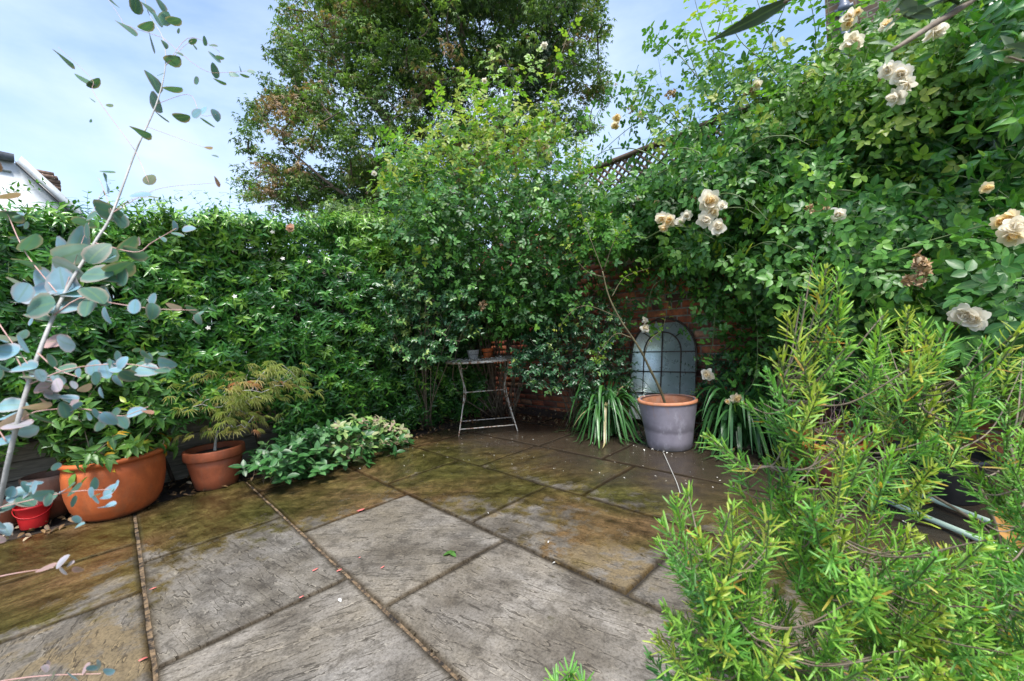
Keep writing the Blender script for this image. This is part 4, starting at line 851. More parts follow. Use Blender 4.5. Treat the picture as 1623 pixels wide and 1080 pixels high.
sprays('evergreen_bush', 'bush of small pale-edged leaves spilling over the left side of the bistro table', (2.45, 3.95, 0), [(600, 440), (660, 400), (720, 430), (760, 490), (745, 545), (700, 575), (650, 585), (610, 560)], 420, (3.55, 4.3), leafL=(.032, .046), tint=.55, outw=(.1, -.8, .1), cut=lambda B: ~((B[:, 2] > .45) & (B[:, 2] < 1.0) & (np.hypot(B[:, 0]-2.80, B[:, 1]-3.30) < .56)))
sprays('dark_corner_shrub', 'dark leafy shrub filling the corner above and behind the bistro table', (3.45, 3.6, 0), [(720, 440), (900, 430), (900, 540), (850, 560), (820, 540), (730, 530)], 380, (4.45, 5.1), mat=G_ROSE, leafL=(.05, .075), tint=.3, cut=ok)
sprays('low_fern_shrub', 'dark wispy undergrowth beneath the mirror and between the strap clumps', (3.72, 1.3, 0), [(1110, 560), (1150, 560), (1170, 640), (1150, 680), (1105, 640)], 130, (3.5, 3.75), mat=G_SMALL, leafL=(.02, .03), tint=.35, woody=6, cut=ok)

# ------------------------------------------------------------------ low leafy ground cover on the left
def ground_cover():
    base = (1.35, 3.55, 0); t = thing('spreading_shrub', 'low spreading shrub with grey-green and pinkish rosettes at the foot of the hedge', 'shrub', base); mb = MB(); ms = MB()
    q = sample([(385, 745), (430, 700), (480, 665), (540, 650), (600, 655), (648, 690), (650, 712), (600, 735), (520, 752), (450, 762), (400, 765)], 270)
    B = np.array([G(x, max(y, 690)) for x, y in q]); z = rng.random(len(q))*.24+.01; B = AY(q[:, 0], q[:, 1]-rng.uniform(0, 10, len(q)), 3.3+rng.uniform(-.1, .45, len(q))-(q[:, 1]-700)*.0016+.0006*(q[:, 0]-500)); B[:, 2] = np.clip(B[:, 2]*.75, .012, .28)
    n = len(B); d = nrm(np.stack([rng.normal(0, .5, n), rng.normal(-.6, .4, n), rng.uniform(.3, 1, n)], -1)); ln = rng.uniform(.04, .1, n); be = 0*d
    Pp, T = shoots(B, d, ln, be, 3, .3); p_, dd, up = on_shoots(Pp, T, 'opp', 65, updrift=.9); dd[:, 2] *= .6; sh = rng.random(n)*.75; pale = (B[:, 0] > 1.2) & (rng.random(n) < .6); sh[pale] = rng.uniform(.8, 1.0, pale.sum())
    L_ = rng.uniform(.05, .085, len(p_)); p_[:, 2] = np.maximum(p_[:, 2], .012); leaves(mb, T_OVAL, p_, dd, up, L_, L_*.52, .15, np.clip(np.tile(np.repeat(sh, 3), 2)+rng.normal(0, .06, len(p_)), 0, 1))
    stems(ms, B-d*.05, d, ln+.05, be, .002); part(mb, 'foliage', G_SKIM, t); part(ms, 'stems', TWIGB, t)
    mb = MB()
    for i in range(14): e = B[rng.integers(n)]; tube(mb, spline([np.array(base)+rng.normal(0, .08, 3)*[1, 1, 0], (np.array(base)+e)/2+[0, 0, .05], e], 8), .003, 5)
    part(mb, 'branches', TWIGB, t)
ground_cover()

# ------------------------------------------------------------------ strap-leaved clumps
def strap(px, py, n, label, rx=.30, hz=.5):
    c = G(px, py); t = thing('strap_leaved_plant', label, 'plant', (c[0], c[1], 0), 'strap-leaved clumps along the wall'); mb = MB()
    for i in range(n):
        a = rng.random()*6.283; d = np.array([math.cos(a), math.sin(a), 0]); b = c+rng.normal(0, .045, 3)*[1, 1, 0]; Lr = rng.uniform(.6, 1.15)*rx; H = rng.uniform(.55, 1.1)*hz; s = np.linspace(0, 1, 11)
        drop = rng.uniform(.7, 1.25); x = Lr*(.40*s+.60*s**1.3); z = H*np.sin(np.minimum(s*drop*2.25, 3.0))**1.0*(1) if 0 else H*(2.6*s-2.9*drop*s*s*.95); pl = b+x[:, None]*d+np.stack([0*s, 0*s, z], -1); pl[:, 2] = np.maximum(pl[:, 2], .012+.01*rng.random())
        side = np.cross(d, [0, 0, 1.])+rng.normal(0, .12, 3); w_ = .0105*np.array([.8, .95, 1, 1.05, 1.05, 1, .95, .85, .65, .4, .05])*rng.uniform(.8, 1.25); V = []
        for k in range(11): V += [pl[k]+side*w_[k]+[0, 0, w_[k]*.35], pl[k], pl[k]-side*w_[k]+[0, 0, w_[k]*.35]]
        Q = []
        for k in range(10): a_ = 3*k; Q += [[a_, a_+1, a_+4, a_+3], [a_+1, a_+2, a_+5, a_+4]]
        col = np.zeros((33, 3)); col[:, 0] = np.clip(rng.normal(.5, .2), 0, .94) if rng.random() > .04 else 1; col[:, 2] = np.tile([1, 0, 1], 11); mb.add(V, np.array(Q), col)
    part(mb, 'leaves', G_STRAP, t); mb = MB(); lathe(mb, [(.001, .03), (.05, .02), (.07, -.02)], 16, c*[1, 1, 0]); part(mb, 'crown_base', TWIGB, t)
strap(962, 689, 150, 'arching strap-leaved clump just left of the grey planter', .44, .60)
strap(1178, 708, 160, 'arching strap-leaved clump between the grey planter and the dark red pot', .46, .62)
strap(1240, 690, 60, 'strap-leaved clump close behind the dark red pot', .42, .62)

# ------------------------------------------------------------------ pots
def pot(name, label, c, prof_out, thick, mat, group=None, rings=(), soil_z=None, cat='plant pot'):
    """lathed pot: outer profile bottom to top, inner wall, floor; the lip is a part"""
    t = thing(name, label, cat, (c[0], c[1], c[2]), group); mb = MB(); po = np.array(prof_out, float); body = po
    inner = [(max(r-thick, .01), z) for r, z in po[::-1] if z > .03]; full = [(.001, .0)]+[tuple(x) for x in body]+inner+[(.001, .035)]
    lathe(mb, full, 64, c); part(mb, 'body', mat, t)
    return t
def soil_disc(t, c, r, z, mat=SOIL):
    mb = MB(); prof = [(.001, z+.012), (r*.35, z+.010), (r*.7, z+.004), (r, z-.004), (r+.001, z-.03)]; lathe(mb, prof, 32, c)
    V = mb.V[0]; V[:, 2] += (fbm(V[:, 0]*60, V[:, 1]*60, 5)-.5)*.012*(V[:, 2] > c[2]+z-.01); part(mb, 'soil', mat, t)
def rimmed(t, c, r, z0, z1, th, mat, name='rim'):
    mb = MB(); lathe(mb, [(r-th*1.5, z0), (r, z0+.002), (r+.003, z0+.006), (r+.003, z1-.006), (r, z1), (r-th*1.4, z1), (r-th*1.5, z1-.004), (r-th*1.5, z0)], 64, c); part(mb, name, mat, t)

# grey planter with leaning rose
def at_ground(px, py, push):
    g = G(px, py); d = nrm(g*[1, 1, 0]); g = g+d*push; g[2] = 0; return g
c = at_ground(1062, 717, .165); GP = c
t = pot('clay_planter', 'tall lilac-grey clay planter with terracotta inside, standing before the arched mirror', c, [(.165, .0), (.172, .01), (.182, .08), (.196, .18), (.212, .28), (.226, .365), (.230, .385), (.226, .392), (.216, .393)], .016, CLAY)
mb = MB(); lathe(mb, [(.2255, .3935), (.231, .390), (.2315, .378), (.2315, .3705), (.228, .370)], 64, c); lathe(mb, [(.2255, .3940), (.2135, .3945), (.206, .385), (.195, .29), (.186, .23)], 64, c); part(mb, 'rim', terracotta('orange_clay_rim', (.45, .16, .07), (.58, .25, .13), (.40, .30, .24)), t)
soil_disc(t, c, .192, .29)
def planter_rose():
    b = GP+[0, 0, .29]; t = thing('standard_rose', 'leaning bare-stemmed rose growing from the lilac-grey clay planter', 'rose', b); mb = MB(); ms = MB(); mc = MB()
    main = [b+[-.005, 0, 0], P(1048, 622, 3.28), P(1030, 585, 3.25), P(1012, 550, 3.22), P(985, 510, 3.2), P(965, 470, 3.2), P(955, 430, 3.2)]; pl = spline(main, 24); r = np.linspace(.0120, .005, 24)*(1+.10*np.sin(np.arange(24)*1.9)); tube(mc, pl, r, 8)
    br = [[(1020, 567), (1030, 540), (1050, 520), (1060, 480)], [(1000, 535), (975, 530), (950, 560), (945, 570)], [(985, 505), (930, 485), (900, 500), (885, 525)], [(970, 470), (990, 440), (1030, 425)], [(955, 430), (940, 390), (925, 350), (915, 320)], [(960, 440), (930, 430), (905, 400), (900, 385)], [(958, 425), (975, 380), (1000, 350)]]
    for q in br: cane(mb, ms, mc, [P(x, y, 3.2+rng.normal(0, .04)) for x, y in q], .0042, (.045, .07), .7, n=16, start=.3)
    part(mb, 'foliage', G_ROSEY, t); part(mc, 'stem', simple('mossy_stem', (.06, .05, .025), (.15, .125, .06), .75, 30, .5), t)
planter_rose()

# big terracotta bowl
c = at_ground(190, 821, .155); BC = c
t = pot('terracotta_bowl_pot', 'largest orange terracotta pot, wide and round-bellied, at the left', c, [(.15, .0), (.160, .006), (.190, .03), (.220, .08), (.238, .15), (.247, .22), (.248, .29), (.241, .352)], .018, TERRA, 'terracotta pots along the sleeper wall')
mb = MB(); lathe(mb, [(.226, .350), (.243, .350), (.257, .357), (.263, .368), (.258, .379), (.245, .384), (.230, .381), (.225, .369), (.226, .350)], 64, c); part(mb, 'rim', TERRA, t)
soil_disc(t, c, .222, .325)
def pot_shrub(c, z0):
    b = c+[0, 0, z0]; t = thing('leafy_shrub', 'fresh green shrub with some yellow leaves in the largest terracotta pot', 'shrub', b); mb = MB(); mc = MB(); ms = MB(); ends = []
    q = sample([(45, 690), (60, 620), (110, 570), (170, 545), (230, 570), (265, 620), (262, 680), (225, 705), (160, 730), (110, 715)], 100); E = P(q[:, 0], q[:, 1], rng.uniform(2.35, 3.1, len(q))); E = E[(E[:, 1] < 4.28)]
    lw = b+np.stack([.24*np.cos(np.linspace(0, 6.28, 22)), .24*np.sin(np.linspace(0, 6.28, 22)), rng.uniform(.02, .16, 22)], -1)*rng.uniform(.5, 1.05, (22, 1)); E = np.concatenate([E, lw])
    for ln in connect(E, [b, b+[0, 0, .1]], .1): tube(mc, ln, .0028, 5, cap=False)
    k = 3; B = np.repeat(E, k, 0); d = nrm(nrm(B-b)*.8+rng.normal(0, .5, B.shape)+[0, 0, .1]); B = B-d*.05; ln = rng.uniform(.08, .16, len(B)); be = np.tile([0, 0, -.3], (len(B), 1))
    Pp, T = shoots(B, d, ln, be, 5, .2); p_, dd, up = on_shoots(Pp, T, 'spi', 55, updrift=1.0); L_ = rng.uniform(.06, .095, len(p_)); sh = np.clip(rng.normal(.45, .2, len(B)), 0, 1); tt = np.clip(np.repeat(sh, 5)+rng.normal(0, .08, len(p_)), 0, .93); y_ = rng.random(len(tt)) < .03; tt[y_] = 1
    leaves(mb, T_LANCE, p_, dd+[0, 0, -.2], up, L_, L_*.42, .25, tt); stems(ms, B, d, ln, be, .0014)
    part(mb, 'foliage', G_BOX, t); part(mc, 'stems', TWIGB, t); part(ms, 'twigs', TWIG, t)
pot_shrub(c, .325)

# second terracotta pot with Japanese maple
c = at_ground(345, 776, .135); MC = c
t = pot('terracotta_pot', 'rimmed terracotta flower pot holding the Japanese maple', c, [(.128, .0), (.134, .006), (.150, .08), (.166, .16), (.178, .225)], .014, TERRA2, 'terracotta pots along the sleeper wall')
rimmed(t, c, .191, .22, .288, .013, TERRA2); soil_disc(t, c, .168, .25)
def maple(b, poly, dr, label, name='japanese_maple', n=95, tint=.5, cut=None):
    t = thing(name, label, 'small tree', b); mb = MB(); mc = MB(); q = sample(poly, n); yy = q[:, 1]
    E = P(q[:, 0], yy, rng.uniform(dr[0], dr[1], n))
    E[:, 2] = np.round(E[:, 2]/.06)*.06+rng.normal(0, .016, len(E))
    if cut: E = E[cut(E)]
    top = b+nrm(np.mean(E, 0)-b)*[.6, .6, 1]*.22; tube(mc, spline([b-[0, 0, .02], b+[.01, 0, .08], top], 10), np.linspace(.012, .007, 10), 8)
    for ln in connect(E, [top, b+[0, 0, .12]], .06): tube(mc, ln, .0024, 4, cap=False)
    m = 6; off = rng.normal(0, 1, (len(E)*m, 3))*[.075, .075, .014]; pos = np.repeat(E, m, 0)+off; rad = nrm((pos-b)*[1, 1, 0]); d = nrm(rad*.7+rng.normal(0, .6, pos.shape)*[1, 1, .25]+[0, 0, -.12])
    tt = np.clip(np.repeat(rng.normal(tint, .17, len(E)), m)+rng.normal(0, .12, len(pos)), 0, 1); L_ = rng.uniform(.055, .085, len(pos)); leaves(mb, T_MAPLE, pos, d, [0, 0, 1.]+rng.normal(0, .2, pos.shape), L_, L_, .35, tt)
    part(mb, 'foliage', G_MAPLE, t); part(mc, 'trunk', TWIGG, t)
maple(MC+[0, 0, .25], [(262, 650), (300, 610), (340, 590), (400, 585), (450, 578), (505, 635), (480, 640), (440, 615), (420, 640), (400, 660), (395, 675), (350, 680), (325, 672), (330, 640), (290, 645)], (2.75, 3.25), 'feathery gold-green Japanese maple in the rimmed terracotta pot', n=66, cut=lambda E: E[:, 1] < 4.2)

# little pots at far left
c = BC+[-.31, .32, 0]
t = pot('small_terracotta_pot', 'small upturned-stack terracotta pot with pale collar between the largest pot and the red bucket', c, [(.075, .0), (.08, .005), (.098, .09), (.11, .15)], .01, TERRA2, 'terracotta pots along the sleeper wall')
mb = MB(); lathe(mb, [(.088, .14), (.112, .145), (.125, .24), (.133, .252), (.134, .275), (.124, .28), (.117, .27), (.105, .16)], 48, c); part(mb, 'upper_pot', TERRA3, t); soil_disc(t, c, .112, .235)
c = at_ground(55, 838, .055)
t = pot('red_bucket', 'small bright red plastic bucket standing beside the terracotta pots', c, [(.055, .0), (.058, .004), (.066, .06), (.074, .125), (.080, .128), (.081, .138), (.077, .140)], .003, REDP, cat='bucket')
mb = MB(); a = np.linspace(0, math.pi, 20); tube(mb, np.stack([c[0]+.082*np.cos(a), c[1]-.085*np.sin(a)*.8, c[2]+.125-.055*np.sin(a)], -1), .0022, 6); part(mb, 'handle', REDP, t)
c = at_ground(12, 842, .06)+[-.02, .05, 0]
t = pot('narrow_terracotta_pot', 'narrow terracotta pot left of the red bucket, black dish on top', c, [(.062, .0), (.066, .005), (.080, .10), (.086, .15)], .009, TERRA2, 'terracotta pots along the sleeper wall')
rimmed(t, c, .098, .145, .19, .01, TERRA3)
ck = c+[0, 0, .1905]; t = thing('black_dish', 'black plastic dish resting upside down on the narrow terracotta pot', 'dish', ck); mb = MB(); lathe(mb, [(.001, .055), (.05, .05), (.082, .03), (.09, 0), (.085, -.0), (.045, .042), (.001, .046)], 40, ck); part(mb, 'shell', BLACKP, t)
c = np.array([-.62, 4.08, 0]); t = pot('black_nursery_pot', 'black plastic nursery pot behind the terracotta pots against the sleepers', c, [(.08, 0), (.085, .004), (.10, .17), (.107, .175), (.107, .19)], .004, BLACKP); soil_disc(t, c, .094, .15)

# dark red pot on the right
c = at_ground(1312, 775, .13); RC = c
t = pot('dark_red_pot', 'dark red glazed pot with orange lip half hidden by the rosemary', c, [(.11, .0), (.118, .006), (.145, .05), (.170, .11), (.186, .165), (.190, .185), (.186, .190), (.189, .235)], .015, GLAZE)
mb = MB(); lathe(mb, [(.178, .232), (.196, .236), (.212, .246), (.215, .256), (.205, .266), (.186, .268), (.176, .258), (.178, .232)], 64, c); part(mb, 'rim', TERRA, t); soil_disc(t, c, .170, .215)
t = thing('bare_twig_plant', 'bare reddish twigs sticking up from the dark red pot', 'plant', RC+[0, 0, .21]); mb = MB()
for i in range(14):
    e = RC+[rng.normal(0, .09), rng.normal(0, .09), rng.uniform(.38, .55)]; tube(mb, spline([RC+rng.normal(0, .04, 3)*[1, 1, 0]+[0, 0, .2], (RC+e)/2+[0, 0, .12]+rng.normal(0, .015, 3), e], 8), np.linspace(.0022, .001, 8), 4)
part(mb, 'twigs', TWIGR, t)
# black planter with bronze maple
c = at_ground(1490, 800, .17); KC = c
t = pot('black_planter', 'wide black plastic planter behind the hoses at the right', c, [(.15, .0), (.155, .005), (.185, .2), (.20, .21), (.20, .235)], .005, BLACKP); soil_disc(t, c, .18, .19)
maple(KC+[0, 0, .19], [(1400, 620), (1440, 560), (1520, 530), (1600, 540), (1640, 600), (1600, 650), (1500, 640), (1420, 650)], (2.0, 2.5), 'spreading bronze-green cut-leaf maple in the black planter', n=80, tint=.35)

# hoses, with corrugated ends
def hose(p, q, r, label, far):
    a = G(*p); b = G(*q); a[2] = r+.003; b[2] = r+.02; root = (a+b)/2; t = thing('garden_hose', label, 'hose', root, 'pale green pipes on the paving'); d = nrm(b-a); mb = MB(); m_ = (a+b)/2+[.01, .01, 0]
    tube(mb, spline([a+d*.115, m_, b], 14), r, 12); part(mb, 'pipe', HOSE, t); mb = MB(); n = 60; s = np.linspace(0, .12, n); tube(mb, a+s[:, None]*d, r*1.15+.0028*np.sign(np.sin(np.arange(n)*1.25)), 14); part(mb, 'corrugated_end', simple('grey_corrugated', (.05, .06, .10), (.10, .11, .16), .4, 20, .1), t)
hose((1384, 790), (1640, 905), .0125, 'pale green pipe with grey corrugated end, the nearer of the two', 0)
hose((1372, 756), (1600, 850), .0115, 'pale green pipe with grey corrugated end, the farther one beside the dark red pot', 1)
# white cable
pts = [G(1052, 722), G(1060, 738), G(1072, 765), G(1078, 783)]; pts = [p_*[1, 1, 0]+[0, 0, .006] for p_ in pts]; pts[0][2] = .02
mb = MB(); tube(mb, spline(pts, 30), .0026, 8); o = mb.build('power_cable', WIRE); tag(o, 'thin white cable trailing over the wet paving from the grey planter', 'cable')

# ------------------------------------------------------------------ arched mirror
def arched_mirror():
    y0, y1, z0 = 1.50, 2.17, .04; yc = (y0+y1)/2; hw = (y1-y0)/2; zs = .72; x = XW-.06
    t = thing('arched_mirror', 'arched window-style mirror with thin dark bars fixed to the brick wall', 'mirror', (x, yc, z0)); a = np.linspace(0, math.pi, 33); hr = .36
    out_ = np.concatenate([[[yc+hw, z0]], np.stack([yc+hw*np.cos(a), zs+hr*np.sin(a)], -1), [[yc-hw, z0]]]); n = len(out_)
    mb = MB(); V = [[x, p_[0], p_[1]] for p_ in out_]+[[x+.008, p_[0], p_[1]] for p_ in out_]; mb.add(V, [np.array([list(range(n))]), np.array([list(range(n, 2*n))[::-1]]), np.array([[i, (i+1) % n, n+(i+1) % n, n+i] for i in range(n)])]); part(mb, 'mirror_glass', MIRROR, t, False)
    mb = MB(); tube(mb, np.array([[x-.006, p_[0], p_[1]] for p_ in np.vstack([out_, out_[:1]])]), .011, 8); part(mb, 'frame', IRON, t)
    mb = MB(); hi = .19; xs = x-.008; inner = np.concatenate([[[yc+hi, z0]], np.stack([yc+hi*np.cos(a), zs+.02+.20*np.sin(a)], -1), [[yc-hi, z0]]]); tube(mb, np.array([[xs, p_[0], p_[1]] for p_ in inner]), .007, 6)
    tube(mb, [[xs-.004, yc, z0], [xs-.004, yc, zs+hr]], .006, 6)
    for z in (.32, .54, .74): tube(mb, [[xs-.002, yc-hw, z], [xs-.002, yc+hw, z]], .0055, 6)
    for s in (1, -1): tube(mb, [[xs, yc+s*.13, zs+.17], [xs, yc+s*.25, zs+.25]], .005, 6)
    part(mb, 'glazing_bars', IRON, t)
arched_mirror()
m_ = bpy.data.objects['arched_mirror']; m_.location = (XW-.21, m_.location[1], .04); m_.rotation_euler = (0, R(12), 0)
# ------------------------------------------------------------------ bistro table
TC = np.array([2.80, 3.30, 0]); TU = np.array([.776, -.630, 0]); TV = np.array([.630, .776, 0]); TH = .757
def bistro():
    t = thing('bistro_table', 'round folding metal bistro table with flaking white paint and rust', 'table', TC)
    mb = MB(); lathe(mb, [(.001, TH-.002), (.395, TH-.002), (.400, TH-.004), (.401, TH-.022), (.398, TH-.022), (.396, TH-.006), (.001, TH-.006)], 72, TC); part(mb, 'tabletop', RUST, t)
    Lc = lambda u, v, z: TC+u*TU+v*TV+[0, 0, z]
    for s in (1, -1):
        f = []
        for e in (-1, 1): 
            mb = MB(); pl = spline([Lc(e*.30, -s*.23, .004), Lc(e*.255, -s*.10, .22), Lc(e*.215+e*.01*s, 0, .41), Lc(e*.235, s*.10, .58), Lc(e*.255, s*.20, TH-.024)], 16); tube(mb, pl, .0065, 8); part(mb, 'leg', RUST, t)
        mb = MB(); tube(mb, [Lc(-.288, -s*.196, .065), Lc(.288, -s*.196, .065)], .006, 8); part(mb, 'foot_bar', RUST, t)
    mb = MB(); tube(mb, [Lc(-.215, 0, .41), Lc(.215, 0, .41)], .006, 8); part(mb, 'cross_bar', RUST, t)
    mb = MB(); a = np.linspace(-.4, 3.6, 14)
    for e in (-1,): tube(mb, np.array([Lc(e*.20+.035*math.cos(q), -.2, TH-.05-.03*math.sin(q)) for q in a]), .004, 6)
    part(mb, 'latch_hook', RUST, t)
bistro()
zt = TH-.001
c = TC+TU*.055+TV*(-.02)+[0, 0, zt+.001]; sc_ = c.copy()
t = thing('pot_saucer', 'terracotta saucer under the little pot on the bistro table', 'saucer', c); mb = MB(); lathe(mb, [(.001, 0), (.058, 0), (.070, .006), (.073, .018), (.069, .019), (.060, .008), (.001, .006)], 40, c); part(mb, 'dish', TERRA, t)
c = c+[0, 0, .0085]; t = pot('little_terracotta_pot', 'little terracotta pot standing on the bistro table', c, [(.042, .0), (.044, .003), (.052, .05), (.056, .07)], .005, TERRA, 'pots on the bistro table'); rimmed(t, c, .063, .068, .098, .006, TERRA); soil_disc(t, c, .054, .085)
c = TC+TU*(-.10)+TV*(-.05)+[0, 0, zt+.001]
t = pot('pale_basket_pot', 'pale speckled pot with a leafy sprig on the left of the bistro table', c, [(.042, .0), (.045, .003), (.055, .05), (.064, .095), (.067, .10)], .005, simple('pale_speckled', (.22, .21, .21), (.55, .53, .52), .7, 90, .6), 'pots on the bistro table'); soil_disc(t, c, .055, .08)
b = c+[0, 0, .08]; t = thing('potted_sprig', 'small broad-leaved sprig in the pale pot on the table', 'plant', b); mb = MB(); mc = MB()
for i in range(9):
    e = b+[rng.normal(-.02, .07), rng.normal(-.02, .07), rng.uniform(.05, .17)]; tube(mc, spline([b, (b+e)/2+[0, 0, .02], e], 6), .0014, 4); k = 6; d = rnd_dir(k)+[0, 0, .4]; leaves(mb, T_OVAL, np.repeat([e], k, 0)-d*.008, d, [0, 0, 1.], .032, .019, .2, rng.random(k)*.7+.2)
part(mb, 'foliage', G_SMALL, t); part(mc, 'stems', TWIG, t)
# blossom litter on the tabletop
n = 700; a = rng.random(n)*6.283; r = .39*np.sqrt(rng.random(n)); keep = (fbm(r*np.cos(a)*8+5, r*np.sin(a)*8, 3) > .42); p_ = TC+np.stack([r*np.cos(a), r*np.sin(a), 0*a+zt+.004+rng.random(n)*.012], -1); p_ = p_[keep]
mb = MB(); leaves(mb, T_OVAL, p_, rnd_dir(len(p_))*[1, 1, .25], [0, 0, 1.]+rng.normal(0, .3, (len(p_), 3)), rng.uniform(.010, .024, len(p_)), .010, .4, np.clip(rng.normal(.6, .35, len(p_)), 0, 1)); o = mb.build('petal_litter', G_PETAL); tag(o, 'scatter of dry whitish petals covering the tabletop', 'petals', kind='stuff')

# ------------------------------------------------------------------ litter and small things on the paving
def litter(name, label, n, fn, mat, size, zr=(.0, .01), tint=(.5, .3)):
    p_ = fn(n); n = len(p_); mb = MB(); p_[:, 2] = rng.uniform(zr[0], zr[1], n)+.006; L_ = rng.uniform(size[0], size[1], n); leaves(mb, T_OVAL, p_, rnd_dir(n)*[1, 1, .2], [0, 0, 1.]+rng.normal(0, .35, (n, 3)), L_, L_*.5, .4, np.clip(rng.normal(tint[0], tint[1], n), 0, 1)); o = mb.build(name, mat); tag(o, label, 'litter', kind='stuff')
litter('fallen_leaves', 'brown dead leaves lying on the soil beneath the hedge and pots', 1100, lambda n: np.stack([rng.uniform(-1.2, 3.9, n), 4.28-rng.random(n)**.7*.62, 0*np.zeros(n)], -1), G_LITTER, (.02, .05), (-.005, .03))
litter('wall_litter', 'dead leaves gathered along the foot of the brick wall', 800, lambda n: np.stack([3.95-rng.random(n)**.8*.75, rng.uniform(-1, 3.9, n), 0*np.zeros(n)], -1), G_LITTER, (.015, .045), (-.005, .025))
def corner_pts(n):
    q = sample([(560, 700), (700, 685), (900, 690), (1180, 730), (1150, 790), (1000, 770), (860, 750), (700, 740), (600, 735)], n); return np.array([G(x, y-6) for x, y in q])
litter('corner_litter', 'crumbs of leaf and blossom strewn on the dark wet slabs', 150, corner_pts, G_PETAL, (.005, .013), (0, .002), (.3, .4))
spots = [(1036, 713, .022), (1044, 716, .02), (1052, 718, .02), (1058, 719, .018), (1020, 714, .02), (1066, 722, .014), (1072, 727, .012), (775, 690, .012), (762, 697, .012), (700, 692, .01), (845, 698, .01), (870, 861, .012), (880, 895, .016), (537, 953, .02), (773, 815, .012), (640, 740, .012), (570, 744, .016), (796, 690, .014), (812, 702, .010), (905, 697, .010), (1395, 1190//2+200, .02), (1430, 829, .02)]
for px, py, s in spots:
    g = G(px, py); mb = MB(); leaves(mb, T_ROUND, [[0, 0, .004]], rnd_dir(1)*[1, 1, .1], [0, 0, 1.], s*.8, s*.6, .5, .9); o = mb.build('fallen_petal', G_PETAL, loc=None); o.location = (g[0], g[1], .006)
    tag(o, 'white petal at the foot of the grey planter' if 1015 < px < 1080 and py < 730 else 'white petal on the dark wet slabs near the bistro table' if py < 750 else 'white petal lying on the paler slabs in the middle of the patio', 'petal', 'fallen petals on the paving')
g = G(714, 880); t = thing('fallen_green_leaf', 'crumpled dark green leaf lying on a grey slab', 'leaf', (g[0], g[1], 0)); mb = MB(); leaves(mb, T_OVAL, [g*[1, 1, 0]+[0, 0, .008]]*4, [[1, .2, .3], [-.7, .6, .3], [.2, -1, .3], [.3, 1, .4]], [0, 0, 1.], .032, .024, .6, .4); part(mb, 'leaf_blade', G_BOX, t)
for i, (px, py, a, l) in enumerate([(573, 810, .5, .05), (538, 906, .3, .025), (607, 901, 0, .022), (477, 949, .4, .025), (500, 905, .5, .035), (224, 1049, 0, .03), (243, 935, .4, .02), (570, 886, 0, .018)]):
    g = G(px, py); mb = MB(); k = 12; an = np.arange(k)*6.283/k; rr = l*.5*(.35+.75*rng.random(k)); V = [[g[0]+rr[j]*math.cos(an[j])*1.2, g[1]+rr[j]*math.sin(an[j])*.5, .0075] for j in range(k)]; V2 = [[v[0], v[1], .0063] for v in V]
    mb.add(V+V2, [np.array([list(range(k))]), np.array([[j, k+j, k+(j+1) % k, (j+1) % k] for j in range(k)])]); o = mb.build('paint_splash', PAINT, smooth=False); tag(o, ['longest red paint fleck, on the joint farthest from the camera', 'bright red paint fleck left of the middle slab joint crossing', 'red paint fleck in the middle of the central grey slab', 'red paint fleck on the lower joint of the left grey slab', 'faint elongated red paint smear on the left grey slab', 'red paint fleck nearest the bottom left joint', 'small red paint fleck beside the thick left sandy joint', 'tiny red paint speck on the central slab nearest the thick joint'][i], 'paint mark', 'red paint flecks on the slabs')
# big dry leaf, lower right
t = thing('dry_leaf', 'large curled orange-brown dry leaf caught in the rosemary at the right edge', 'leaf', P(1600, 810, .8)); mb = MB(); leaves(mb, blade([.1, .3, .6, .85], [.3, .5, .4, .2], .5), [P(1582, 802, .8)], [P(1640, 870, .78)-P(1582, 802, .8)], [EYE-P(1600, 810, .8)], .12, .06, .2, .5); part(mb, 'leaf_blade', simple('orange_dry_leaf', (.45, .18, .04), (.6, .30, .09), .6, 20, .3), t)

